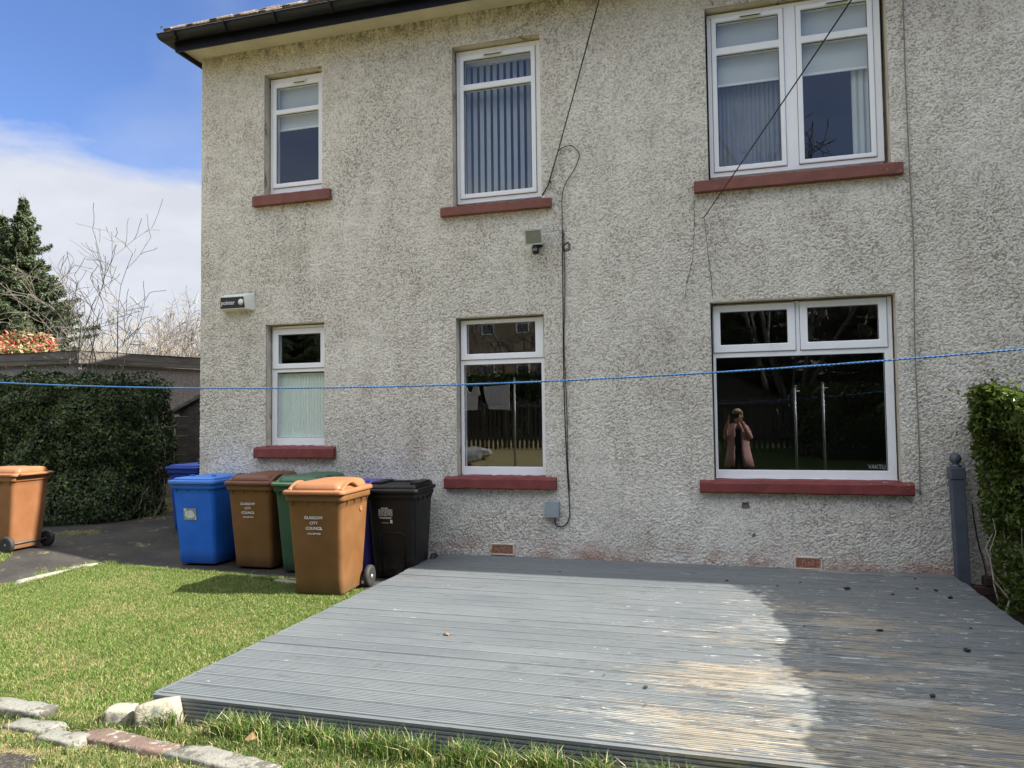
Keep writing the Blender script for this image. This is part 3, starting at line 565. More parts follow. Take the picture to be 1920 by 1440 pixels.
# ------------------------------------------------------------------ deck
deck = thing('deck', 'low timber deck painted blue grey, peeling to bare wood at its right', 'deck', (0, 0, 0))
DX0, DX1, DY0, ZD = -2.765, 1.715, -3.865, 0.13
def board_mesh(x0, x1, w, ng, t=0.026, tilt=0):
    ys = []; zs = []; gr = []
    pitch = (w - .012) / ng
    ys += [0.0, 0.002]; zs += [-.004, 0]; gr += [1, .3]
    for i in range(ng):
        y = .006 + i * pitch; ys += [y + pitch * .08, y + pitch * .50, y + pitch * .62, y + pitch * .92]; zs += [0, 0, -.0045, -.0045]; gr += [0, 0, 1, 1]
    ys += [w - .006, w - .002, w]; zs += [0, 0, -.004]; gr += [0, .3, 1]
    n = len(ys); nx = 24; V = []; A = []
    for i in range(nx + 1):
        x = x0 + (x1 - x0) * i / nx
        for a, b, c in zip(ys, zs, gr): V.append((x, a, b)); A.append(c)
        V += [(x, w, -t), (x, 0, -t)]; A += [1, 1]
    nn = n + 2; F = [(i * nn + k, (i + 1) * nn + k, (i + 1) * nn + (k + 1) % nn, i * nn + (k + 1) % nn) for i in range(nx) for k in range(nn)]
    caps = [tuple(range(nn)), tuple(nx * nn + k for k in range(nn))[::-1]]
    loops = [i for f in F + caps for i in f]; sizes = [len(f) for f in F + caps]
    return V, sizes, loops, A
rd = random.Random(5); nb = 27; bw = (0 - .014 - DY0) / nb
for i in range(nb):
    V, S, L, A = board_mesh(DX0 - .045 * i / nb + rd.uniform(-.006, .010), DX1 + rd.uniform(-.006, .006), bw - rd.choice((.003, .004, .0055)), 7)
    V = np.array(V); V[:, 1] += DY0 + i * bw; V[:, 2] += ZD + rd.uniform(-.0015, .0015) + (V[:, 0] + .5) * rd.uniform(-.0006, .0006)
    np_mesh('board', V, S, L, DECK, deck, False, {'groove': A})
# ribbed fascia boards
V, S, L, A = board_mesh(DX0 - .012, DX1 + .01, 0.125, 6); V = np.array(V); V = np.stack([V[:, 0], DY0 - .028 - V[:, 2] - .001 + 0 * V[:, 0], ZD - .006 - V[:, 1]], -1)
V[:, 1] = DY0 - .006 - .026 - (V[:, 1] - (DY0 - .029)) * -1 * 0 + (-(V[:, 1] - (DY0 - .029)))* -1 * 0 + 0
V2, S, L, A = board_mesh(DX0 - .012, DX1 + .01, 0.125, 6); V2 = np.array(V2); V = np.stack([V2[:, 0], DY0 - .028 - V2[:, 2], ZD - .004 - V2[:, 1]], -1)
np_mesh('fascia_board', V, S, L, DECK, deck, False, {'groove': A})
V = np.array(V2); V[:, 0] = (V2[:, 0] - (DX0 - .012)) * (3.87 / (DX1 - DX0 + .022)) + (DY0 - .0)
V = np.stack([DX0 - .012 - .0 + V2[:, 2] * -1 * -1 + 0 - .012, V[:, 0], ZD - .006 - V2[:, 1]], -1); V[:, 0] = DX0 - .036 - V2[:, 2] * -1 * -1 * -1 * -1 + 0.0
V[:, 0] = DX0 - .034 - V2[:, 2] * 1.0 - 0.0
np_mesh('fascia_board', V, S, L, DECK, deck, False, {'groove': A})
m = MB()
for x in np.linspace(DX0 + .05, DX1 - .05, 10): m.box(x - .02, x + .02, DY0 + .01, -.03, 0.0, ZD - .03)
m.build('joists', SWOOD, deck)
m = MB(); m.box(DX1 - .02, DX1 - .002, DY0, -.02, .0, ZD - .028); m.build('side_board', SWOOD, deck)
# clods, leaves and flakes lying on the deck
CLOD = simple('dark_soil', (0.02, 0.018, 0.016), 0.95, 0.4, 60); LEAFD = simple('dead_leaf', (0.20, 0.12, 0.06), 0.8, 0.4, 30)
def blob(name, mat, x, y, z, r, seed, lab, cat, group=None, flat=.6, elong=1.5, n=9):
    rr = random.Random(seed); bm = bmesh.new(); bmesh.ops.create_icosphere(bm, subdivisions=2, radius=1)
    a = rr.uniform(0, 3)
    for v in bm.verts:
        k = 1 + .55 * mnoise.noise(v.co * 1.7 + Vector((seed * 3.1, 0, 0))) + .25 * mnoise.noise(v.co * 4 + Vector((0, seed, 0)))
        c = v.co * k; c.x *= elong; c.z *= flat; v.co = Matrix.Rotation(a, 3, 'Z') @ c * r
    zz = min(v.co.z for v in bm.verts)
    for v in bm.verts: v.co.z -= zz + .15 * r
    me = bpy.data.meshes.new(name); bm.to_mesh(me); bm.free(); o = bpy.data.objects.new(name, me); col.objects.link(o); me.materials.append(mat); o.location = (x, y, z); tag(o, lab, cat, group); return o
import itertools
def G(px, py, z=ZD + .002):      # where the thing at this spot of the photograph lies on the ground plane z (surveyed once from the picture)
    d = rx * ((px - 960) / 1404.9) - ux * ((py - 720) / 1404.9) + fw; t = (z - CAM.z) / d.z; return CAM + d * t
clods = [(1588, 1105, .019, 'largest dark clod at the foot of the wall left of the second air brick'), (1363, 1089, .009, None), (1458, 1099, .008, None), (1674, 1115, .009, None), (1720, 1104, .010, None), (1755, 1108, .012, None), (1782, 1122, .016, 'dark clod nearest the right edge of the deck'), (1650, 1183, .014, 'flat dark clod on the middle right boards'), (1749, 1306, .011, 'lone dark clod on the front right boards'), (1813, 1221, .015, 'long dark clod towards the right end of the middle boards'), (1508, 1174, .007, None), (1211, 1289, .010, 'small dark clod in the sunlit middle front'), (1716, 1085, .009, None), (1500, 1092, .006, None), (1820, 1178, .006, None), (1050, 1072, .007, None)]
for i, (px, py, r, lab) in enumerate(clods):
    g = G(px, py); blob('soil_clod', CLOD, g.x, g.y, ZD, r, i + 1, lab or 'tiny dark crumb of soil scattered on the deck boards by the wall', 'soil', 'soil clods on the deck')
g = G(838, 1190); lf = blob('dead_leaf', LEAFD, g.x, g.y, ZD, .016, 77, 'small brown crumpled leaf on the middle of the deck', 'leaf', None, .5, 1.7)
for (px, py, L_, lab) in ((1130, 1268, .05, 'short dark twig on the sunlit boards'), (1206, 1325, .06, 'thin dark twig standing near the front boards')):
    g = G(px, py); m = MB(); m.tube([(0, 0, .003), (L_ * .3, .01, .012), (L_ * .2, L_ * .9, .006)], .0015, 5); o = m.build('twig', BARK); o.location = (g.x, g.y, ZD); tag(o, lab, 'twig', 'twigs on the deck')

# ------------------------------------------------------------------ wheelie bins
def rrect(hw, y0, y1, r, z, n=5, crown=None):
    P = []
    for cx, cy, a0 in ((hw - r, y1 - r, 0), (-hw + r, y1 - r, 90), (-hw + r, y0 + r, 180), (hw - r, y0 + r, 270)):
        for i in range(n + 1):
            a = R(a0 + 90 * i / n); P.append((cx + r * math.cos(a), cy + r * math.sin(a), z))
    return P
def make_bin(loc, rz, body, lidm, style, label, s=1.0, rim=None, text=False, lid_tilt=0.0, wheel_mat=None, group='council wheelie bins'):
    t = thing('wheelie_bin', label, 'wheelie bin', loc, rz, group); t.scale = (s, s, s)
    wide = 1.0
    m = MB(); secs = []
    H = .865
    lv = [(.028, .205, -.205, .205), (.04, .212, -.215, .212), (.16, .216, -.228, .225), (.45, .228, -.262, .252), (.74, .240, -.292, .272), (.795, .243, -.298, .276)]
    for z, hw, a, b in lv: secs.append(rrect(hw, a, b, .042, z))
    secs += [rrect(.258, -.312, .290, .045, .800), rrect(.262, -.316, .294, .045, .812), rrect(.262, -.316, .294, .045, H - .012), rrect(.256, -.308, .288, .045, H - .006)]
    m.loft(secs); bod = m.build('body', body, t, 0.004, 1)
    for f in bod.data.polygons: f.use_smooth = True
    m = MB()   # gussets under the rim
    gl = [(x, -1) for x in (-.19, -.06, .07, .19)]
    for x, sgn in gl: m.add([(x - .007, -.296, .80), (x + .007, -.296, .80), (x + .007, -.313, .80), (x - .007, -.313, .80), (x - .006, -.286, .745), (x + .006, -.286, .745)], [(0, 1, 2, 3), (3, 2, 5, 4), (0, 3, 4), (1, 5, 2)])
    for y in (-.2, -.05, .1, .22):
        for sg in (-1, 1): m.add([(sg * .240, y - .007, .80), (sg * .240, y + .007, .80), (sg * .260, y + .007, .80), (sg * .260, y - .007, .80), (sg * .237, y - .006, .74), (sg * .237, y + .006, .74)], [(0, 1, 2, 3), (3, 2, 5, 4), (0, 3, 4), (1, 5, 2)])
    m.build('rim_gusset', body, t)
    # lid
    m = MB(); z0 = H
    if style == 'domed':
        m.loft([rrect(.272, -.342, .318, .05, z0 - .010), rrect(.276, -.346, .320, .05, z0 - .004), rrect(.276, -.346, .320, .05, z0 + .018), rrect(.266, -.334, .312, .05, z0 + .026)])
        secs = []
        for z, k in ((z0 + .024, 0), (z0 + .045, .008), (z0 + .066, .018), (z0 + .082, .040), (z0 + .090, .09), (z0 + .093, .16)): secs.append(rrect(.222 - k, -.285 + k * .9, .30 - k * .25, .05 if k < .1 else .04, z))
        m.loft(secs)
    else:
        m.loft([rrect(.272, -.340, .316, .04, z0 - .014), rrect(.276, -.344, .318, .04, z0 - .006), rrect(.276, -.344, .318, .04, z0 + .018), rrect(.270, -.336, .314, .04, z0 + .024)])
        if style == 'flat': m.loft([rrect(.240, -.298, .305, .035, z0 + .022), rrect(.236, -.294, .303, .035, z0 + .040), rrect(.226, -.284, .300, .035, z0 + .046), rrect(.18, -.22, .28, .03, z0 + .052)])
        else: m.loft([rrect(.246, -.30, .305, .02, z0 + .022), rrect(.236, -.285, .302, .02, z0 + .058), rrect(.228, -.277, .300, .02, z0 + .064), rrect(.17, -.20, .27, .02, z0 + .060)])
    lid = m.build('lid', lidm, t, 0.003, 1)
    for f in lid.data.polygons: f.use_smooth = True
    lid.rotation_euler = (lid_tilt, 0, 0)
    m = MB()
    if style == 'domed':   # two arched grips over scooped hollows
        for sg in (-1, 1):
            for k in range(2):
                P = [(sg * (.235 - .012 * k), -.30 + .34 * i / 12 + .02, z0 + .022 + .058 * math.sin(math.pi * i / 12)) for i in range(13)]
                m.tube(P, .012, 6)
        m.box(-.2, .2, -.333, -.325, z0 + .0262, z0 + .029)
    elif style == 'flat':
        m.box(-.2, .2, -.3455, -.343, z0 + .0, z0 + .012); m.box(.12, .135, -.16, -.10, z0 + .05, z0 + .066); m.box(-.135, -.12, -.16, -.10, z0 + .05, z0 + .066)
    else:
        m.box(-.244, -.150, -.18, .2, z0 + .058, z0 + .082); m.box(.150, .244, -.18, .2, z0 + .058, z0 + .082); m.box(-.14, .14, .1, .22, z0 + .061, z0 + .070)
    m.build('lid_grip', lidm, lid, 0.005)
    # rear handle and hinge
    m = MB()
    for sg in (-1, 1): m.tube([(sg * .19, .285, H - .02), (sg * .19, .325, H + .005), (sg * .19, .345, H + .01)], .013, 8)
    m.tube([(-.225, .345, H + .01), (.225, .345, H + .01)], .014, 10); m.build('handle', body, t)
    # axle and wheels
    m = MB(); m.tube([(-.262, .225, .095), (.262, .225, .095)], .010, 8); m.build('axle', RIMD, t)
    for sg in (-1, 1):
        MW = Matrix.Translation((sg * .268, .225, .096)) @ Matrix.Rotation(R(90), 4, 'Y')
        w = MB(); w.lathe([(.060, -.024), (.080, -.026), (.094, -.018), (.097, 0), (.094, .018), (.080, .026), (.060, .024)], 28, MW); wh = w.build('wheel', RUBBER, t)
        w = MB(); w.lathe([(.060, -.012), (.062, -.016), (.062, .016), (.052, .020), (.050, .008), (.018, .008), (.016, .026), (.0, .026)][::1], 24, MW)
        for k in range(8):
            Mk = MW @ Matrix.Rotation(k * math.pi / 4, 4, 'Z'); w.box(.012, .056, -.004, .004, -.020, .022, Mk)
        w.build('rim', wheel_mat or RIMD, wh)
    if text:
        cz = text; rot = (R(90) - .118, 0, 0)
        yb = lambda z: -.2195 - (z - .04) * .1085 - .0035
        for i, (tx, sz) in enumerate((('GLASGOW', .033), ('CITY', .033), ('COUNCIL', .033), ('0141 287 9700', .0185))):
            z = .655 - i * .044 + (.004 if i == 3 else 0); text_mesh(tx, sz, WHITEINK, t, (text if isinstance(text, float) else 0, yb(z) - .0015, z), rot, bold=.0004)
    return t
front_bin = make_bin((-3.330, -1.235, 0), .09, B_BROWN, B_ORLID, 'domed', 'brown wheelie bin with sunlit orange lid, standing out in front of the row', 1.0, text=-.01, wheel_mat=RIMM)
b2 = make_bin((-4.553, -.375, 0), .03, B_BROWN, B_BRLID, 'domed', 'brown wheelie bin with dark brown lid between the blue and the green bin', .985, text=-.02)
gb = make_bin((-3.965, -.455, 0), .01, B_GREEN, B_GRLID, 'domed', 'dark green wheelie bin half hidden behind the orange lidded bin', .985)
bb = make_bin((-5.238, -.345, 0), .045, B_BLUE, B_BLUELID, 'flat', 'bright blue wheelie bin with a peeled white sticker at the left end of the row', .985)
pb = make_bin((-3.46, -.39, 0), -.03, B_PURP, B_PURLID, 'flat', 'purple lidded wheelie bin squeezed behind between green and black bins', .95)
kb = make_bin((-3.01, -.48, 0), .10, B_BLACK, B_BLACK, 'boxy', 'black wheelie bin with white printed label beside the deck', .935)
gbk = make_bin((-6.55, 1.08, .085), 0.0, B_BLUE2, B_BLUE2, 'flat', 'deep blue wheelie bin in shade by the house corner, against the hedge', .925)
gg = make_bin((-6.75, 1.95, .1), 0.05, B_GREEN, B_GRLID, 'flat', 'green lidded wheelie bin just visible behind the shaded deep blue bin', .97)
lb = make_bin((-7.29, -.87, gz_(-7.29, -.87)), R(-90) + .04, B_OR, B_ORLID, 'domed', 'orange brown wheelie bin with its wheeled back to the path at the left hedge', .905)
# bare wooden-looking cap end on the side of the front bin
m = MB(); m.lathe([(.022, 0), (.024, .004), (.020, .006), (.012, .003)], 16, Matrix.Translation((.2395, .10, .70)) @ Matrix.Rotation(R(90), 4, 'Y')); m.build('side_boss', B_ORLID, front_bin)
# the sticker on the blue bin
def flat_poly(name, pts, mat, parent, y):  # pts (x,z) on the front wall of a bin
    fz = lambda z: -.2195 - (z - .04) * .1085 - y
    return MB().add([(x, fz(z), z) for x, z in pts], [tuple(range(len(pts)))]).build(name, mat, parent)
GREYST = simple('sticker_grey', (0.22, 0.27, 0.25), 0.7, 0.3, 30); WHST = simple('sticker_white', (0.55, 0.58, 0.56), 0.7, 0.15, 30)
flat_poly('sticker', [(-.115, .480), (.030, .482), (.033, .60), (-.112, .604), (-.118, .55)], GREYST, bb, .004)
rs = random.Random(9)
flat_poly('sticker_remains', [(-.045 + .060 * math.cos(a) * rs.uniform(.85, 1.12), .54 + .042 * math.sin(a) * rs.uniform(.85, 1.1)) for a in [i * math.pi / 12 for i in range(24)]], WHST, bb, .0052)
flat_poly('sticker_remains', [(-.110, .602), (-.085, .597), (-.078, .575), (-.100, .570), (-.112, .585)], WHST, bb, .0052)
flat_poly('sticker_remains', [(.012, .480), (.030, .484), (.031, .53), (.018, .515)], WHST, bb, .0052)
# printed panel on the black bin
m = MB(); fz = lambda z: -.2195 - (z - .04) * .1085 - .0045
def strip(x0, x1, z0, z1): m.add([(x0, fz(z0), z0), (x1, fz(z0), z0), (x1, fz(z1), z1), (x0, fz(z1), z1)], [(0, 1, 2, 3)])
rs = random.Random(4)
strip(-.105, -.035, .702, .709)
for j in range(8):
    x = -.13
    while x < .005:
        w_ = rs.uniform(.006, .022); strip(x, min(x + w_, .006), .690 - j * .0085, .694 - j * .0085); x += w_ + rs.uniform(.003, .008)
strip(-.126, .0, .612, .617); strip(-.12, -.005, .602, .606); strip(-.10, -.03, .560, .563); strip(-.016, .006, .558, .592)
strip(-.13, -.128, .625, .696); strip(.006, .008, .625, .696); strip(-.062, -.0605, .625, .696)
m.build('printed_label', WHITEINK, kb)
m = MB()   # moulded arch on the black bin
P = [(-.115, .06), (-.125, .40), (-.115, .445), (-.085, .465), (.085, .465), (.115, .445), (.125, .40), (.115, .06)]
m.tube([(x, -.2195 - (z - .04) * .1085 + .001, z) for x, z in P], .007, 6); m.build('moulded_arch', B_BLACK, kb)

# ------------------------------------------------------------------ fittings on the wall
WHP = simple('yellowed_white_plastic', (0.62, 0.64, 0.55), 0.5, 0.12, 6); BLKP = simple('black_panel', (0.012, 0.013, 0.02), 0.35, 0.1)
al = thing('alarm_box', 'white alarm bell box with black pointer label near the house corner', 'alarm box', (-5.142, -.008, 2.76))
m = MB(); hw, hh = .198, .098
fr = [(-hw * .93, -.085, -.082), (hw * .66, -.085, -.082), (hw * .55, -.085, .060), (-hw * .93, -.085, .060)]
bk = [(-hw, 0, -hh), (hw, 0, -hh), (hw * .97, 0, hh), (-hw, 0, hh)]
m.add(fr + bk, [(0, 1, 2, 3), (4, 7, 6, 5), (3, 2, 6, 7), (0, 4, 5, 1), (1, 5, 6, 2), (0, 3, 7, 4)]); m.build('case', WHP, al, .006)
m = MB(); m.add([(-hw * .93 + .002, -.0865, -.072), (hw * .65, -.0865, -.072), (hw * .54, -.0865, .050), (-hw * .93 + .002, -.0865, .050)], [(0, 1, 2, 3)]); m.build('label_panel', BLKP, al)
text_mesh('pointer', .064, WHITEINK, al, (-.174, -.0875, -.030), (R(90), 0, 0), align='LEFT', sx=.92, bold=.0008)
m = MB(); m.lathe([(.0, 0), (.034, 0), (.034, .001), (.0, .001)], 28, Matrix.Translation((.076, -.0875, -.008)) @ Matrix.Rotation(R(90), 4, 'X')); m.build('white_disc', WHITEINK, al)
m = MB(); m.lathe([(.0, 0), (.007, 0), (.006, .004), (.0, .004)], 12, Matrix.Translation((.150, -.038, -.05)) @ Matrix.Rotation(R(90), 4, 'X')); m.build('screw_hole', GASK, al)

fl = thing('floodlight', 'grey floodlight with black motion sensor below the upper middle window', 'light', (-1.775, -.01, 3.17))
FLG = simple('grey_metal_casing', (0.42, 0.46, 0.45), 0.4, 0.1); FGL = simple('dull_lamp_glass', (0.13, 0.15, 0.14), 0.15, 0.1, spec=0.7)
MT = Matrix.Translation((0, -.10, .02)) @ Matrix.Rotation(R(14), 4, 'X')
m = MB(); fl_o = [Vector(v) for v in ((-.085, -.035, -.065), (.085, -.035, -.065), (.085, -.035, .075), (-.085, -.035, .075))]; fl_b = [Vector(v) for v in ((-.06, .045, -.04), (.06, .045, -.04), (.06, .045, .05), (-.06, .045, .05))]
m.add([MT @ v for v in fl_o + fl_b], [(0, 1, 2, 3), (4, 7, 6, 5), (0, 4, 5, 1), (1, 5, 6, 2), (2, 6, 7, 3), (3, 7, 4, 0)]); m.build('lamp_housing', FLG, fl, .004)
m = MB(); m.box(-.075, .075, -.039, -.036, -.055, .065, MT); m.build('lamp_glass', FGL, fl)
m = MB()
for a in ((-.088, .088, -.044, -.036, .063, .078), (-.088, .088, -.044, -.036, -.070, -.057), (-.088, -.074, -.043, -.036, -.056, .062), (.074, .088, -.043, -.036, -.056, .062)): m.box(*a, MT)
m.build('bezel', FLG, fl, .002)
m = MB(); m.box(-.04, .05, -.02, .01, -.06, .0); m.tube([(0, -.01, -.03), (0, -.06, -.05), (0, -.08, -.07)], .012, 8)
m.lathe([(.0, .0), (.030, .0), (.034, -.012), (.034, -.055), (.026, -.072), (.012, -.078), (0, -.078)][::-1], 18, Matrix.Translation((.005, -.085, -.062))); m.build('motion_sensor', CABLE, fl)
m = MB()
for k in range(5): a = R(-90 + (k - 2) * 16); m.box(.005 + .0345 * math.cos(a) - .0015, .005 + .0345 * math.cos(a) + .0015, -.085 + .0345 * math.sin(a) - .001, -.085 + .0345 * math.sin(a) + .001, -.112, -.092)
m.build('sensor_lens', FLG, fl)

jb = thing('junction_box', 'small grey junction box fed by a looping black cable low on the wall', 'junction box', (-1.655, -.008, .594))
m = MB(); m.box(-.067, .067, -.05, 0, -.074, .074); m.build('case', simple('grey_box_plastic', (0.23, 0.27, 0.30), 0.5, 0.08), jb, .006); m = MB(); m.box(-.069, .069, -.060, -.051, -.076, .076); m.build('cover', simple('grey_cover_plastic', (0.26, 0.30, 0.33), 0.5, 0.08), jb, .005)

def spline(pts, n=8):
    P = [Vector(p) for p in pts]; out = []
    for i in range(len(P) - 1):
        a = P[max(i - 1, 0)]; b = P[i]; c = P[i + 1]; d = P[min(i + 2, len(P) - 1)]
        for k in range(n): t = k / n; out.append(0.5 * ((2 * b) + (c - a) * t + (2 * a - 5 * b + 4 * c - d) * t * t + (-a + 3 * b - 3 * c + d) * t ** 3))
    return out + [P[-1]]
W = lambda L, y=-.022: [(a, y, b) for a, b in L]
c1 = [(-1.548, 4.035), (-1.505, 4.062), (-1.44, 4.075), (-1.401, 4.061), (-1.345, 3.977), (-1.388, 3.852), (-1.485, 3.706), (-1.518, 3.579), (-1.521, 3.423), (-1.525, 2.6), (-1.529, 1.882), (-1.515, 1.122), (-1.492, 0.62), (-1.504, 0.495), (-1.561, 0.433), (-1.623, 0.442), (-1.638, 0.517)]
pts = spline(W(c1), 8); tag(MB().tube(pts, [.0042 if p_.z > 3.2 else .0056 for p_ in pts], 7).build('cable', CABLE), 'black cable running down the wall from a loop to the grey junction box', 'cable')
tag(MB().tube([(p.x + .014 + .006 * math.sin(p.z * 5), p.y + .004, p.z) for p in pts if p.z < 3.35 and p.z > .75], .004, 6).build('cable', CABLE), 'thinner black cable running down right beside the main wall cable', 'cable')
tag(MB().tube(spline(W([(-.201, 3.267), (-.19, 3.158), (-.180, 3.03), (-.172, 2.911), (-.150, 2.70)]), 6), .0035, 6).build('cable', CABLEG), 'thin stub of wire stuck to the wall below the slanting overhead line', 'cable')
tag(MB().tube(spline(W([(1.494, 5.60), (1.494, 5.007), (1.492, 4.307), (1.498, 3.475), (1.506, 2.835), (1.489, 2.067), (1.494, 1.35), (1.489, 0.78)]), 8), .0055, 6).build('cable', CABLEG), 'painted over vertical cable right of the large windows', 'cable')
tag(MB().tube(spline([(1.491, -.02, .782), (1.53, -.03, .80), (1.588, -.05, .828), (1.66, -.07, .88), (1.735, -.10, .944)]), .004, 6).build('cable', CABLEG), 'short slack wire from the wall cable to the slate blue post', 'cable')
tag(MB().tube(spline([(1.863, -.03, .72), (1.894, -.03, .434), (1.937, -.03, .22), (1.945, -.06, .02)]), .0045, 6).build('cable', CABLE), 'thin black cable hanging between the blue post and the right hedge', 'cable')
# overhead lines from the wall to a pole behind the viewer
def ray_at(px, py, y):
    d = rx * ((px - 960) / 1404.9) - ux * ((py - 720) / 1404.9) + fw; return CAM + d * ((y - CAM.y) / d.y)
def overhead(a, b, lab, r=.0055, extra=None):
    a = Vector(a); d = b - a; e = a + d * 3.1; m = MB(); m.tube([a + (e - a) * (i / 24) - Vector((0, 0, .25 * (i / 24) * (1 - i / 24))) for i in range(25)], r, 6)
    o = m.build('overhead_line', CABLE); tag(o, lab, 'overhead line', 'overhead lines to the house'); return e
e1 = overhead((-1.548, -.03, 4.035), ray_at(1119, 0, -1.9), 'taut black overhead line rising from the hook right of the upper middle window')
e2 = overhead((-.201, -.03, 3.267), ray_at(1584, 0, -2.4), 'taut overhead line crossing in front of the large upper window', .005)
m = MB(); m.tube([(-1.72, -.004, 3.625), (-1.66, -.02, 3.70), (-1.63, -.02, 3.79), (-1.548, -.03, 4.035)], .006, 6); m.tube([(-1.63, .02, 3.74), (-1.63, -.035, 3.74)], .008, 6); tag(m.build('cable_stay', CABLE), 'wire stay from the sill corner of the upper middle window up to the line', 'cable')

# slate blue fence post with ball finial against the wall
po = thing('fence_post', 'slate blue square post with ball finial leaning against the wall at the deck corner', 'post', (1.765, -.085, 0.02)); po.rotation_euler = (0, R(-1.2), 0)
m = MB(); m.box(-.048, .048, -.048, .048, 0, .90); m.build('shaft', POST, po, .006); m = MB(); m.box(-.056, .056, -.056, .056, .901, 1.00); m.build('cap_block', POST, po, .008)
m = MB(); m.lathe([(0, 1.0), (.045, 1.0), (.045, 1.012), (.026, 1.02), (.026, 1.03), (.040, 1.045), (.046, 1.068), (.038, 1.095), (.02, 1.11), (0, 1.115)], 20); m.build('finial', POST, po)
# low dark brick edge by the right hedge
m = MB(); rb = random.Random(8)
for row in range(2):
    for i in range(9): m.box(1.80 + i * .225 + (.11 if row else 0), 1.80 + i * .225 + .214 + (.11 if row else 0), -.13, -.03, .0 + row * .075, .068 + row * .075)
tag(m.build('brick_edging', DBRICK, None, .005), 'low course of dark bricks at the foot of the wall under the right hedge', 'brick edging')

# ------------------------------------------------------------------ washing line
wl_ = thing('washing_line', 'blue rope washing line stretched across the whole garden', 'washing line', (0, 0, 0))
m = MB(); A = Vector((-5.6, -4.0, 1.86)); B = Vector((3.3, -4.0, 1.95)); ptl = []
xs_ = np.linspace(A.x, B.x, 120)
for x in xs_:
    # hanging curve surveyed from the photograph
    z = 1.609 + 0.0137 * (x + 1.30) ** 2 + .0015 * (x + 1.3); ptl.append((x, -4.0, z))
m.tube(ptl, .0030, 6)
for ph in (0, math.pi):      # laid strands
    pp = []
    for i in range(1400): t = i / 1399; x = A.x + (B.x - A.x) * t; z = 1.609 + 0.0137 * (x + 1.30) ** 2 + .0015 * (x + 1.3); a = x * 190 + ph; pp.append((x, -4.0 + .0022 * math.cos(a), z + .0022 * math.sin(a)))
    m.tube(pp, .0023, 4, False)
m.build('rope', ROPE, wl_)
zA, zB = ptl[0][2], ptl[-1][2]
for nm, x, y, h in (('left', -5.62, -4.0, zA + .06), ('right', 3.32, -4.0, zB + .06)):
    m = MB(); m.tube([(x, y, -.02), (x, y, h)], .024, 12); m.lathe([(.03, 0), (.03, .02), (0, .03)], 12, Matrix.Translation((x, y, h))); m.tube([(x, y - .08, h - .06), (x, y + .08, h - .06)], .008, 8)
    tag(m.build('clothes_pole', STEEL), 'steel clothes pole holding the %s end of the blue washing line' % nm, 'clothes pole')

# ------------------------------------------------------------------ vegetation builders
def leaf_quads(P, D, rng, size, aspect=1.7, lift=.5):
    """diamond-shaped leaves: P centres, D preferred normals"""
    n = len(P); N = D + rng.normal(0, lift, (n, 3)); N /= np.linalg.norm(N, axis=1)[:, None] + 1e-9
    T = rng.normal(0, 1, (n, 3)); T -= N * (T * N).sum(1)[:, None]; T /= np.linalg.norm(T, axis=1)[:, None] + 1e-9
    Bn = np.cross(N, T); s = size * rng.uniform(.6, 1.3, n)[:, None]; L = T * s * .5 * aspect; Wd = Bn * s * .5
    fold = N * s * .18
    V = np.stack([P - L, P + Wd * .9 + fold - L * .1, P + L, P - Wd * .9 + fold - L * .1], 1)
    return V.reshape(-1, 3), np.full(n, 4), np.arange(n * 4)
def tubes_np(segs, n=4):
    """segs: list of (p0, p1, r0, r1) -> open tubes"""
    S = np.array([[*a, *b, c, d] for a, b, c, d in segs], float); p0, p1, r0, r1 = S[:, :3], S[:, 3:6], S[:, 6], S[:, 7]
    d = p1 - p0; d /= np.linalg.norm(d, axis=1)[:, None] + 1e-9; a = np.where(np.abs(d[:, 2:3]) < .9, [[0, 0, 1.]], [[1., 0, 0]]); u = np.cross(d, a); u /= np.linalg.norm(u, axis=1)[:, None]; w = np.cross(d, u)
    V = []
    for p, r in ((p0, r0), (p1, r1)):
        for k in range(n): an = 2 * math.pi * k / n; V.append(p + (u * math.cos(an) + w * math.sin(an)) * r[:, None])
    V = np.stack(V, 1); m = len(segs); base = (np.arange(m) * 2 * n)[:, None, None]
    q = np.array([[k, (k + 1) % n, n + (k + 1) % n, n + k] for k in range(n)])[None] + base
    return V.reshape(-1, 3), np.full(m * n, 4), q.ravel()
def lumpy(P, seed, f, a):
    return np.array([mnoise.noise(Vector(p) * f + Vector((seed, seed * .7, 0))) for p in P]) * a
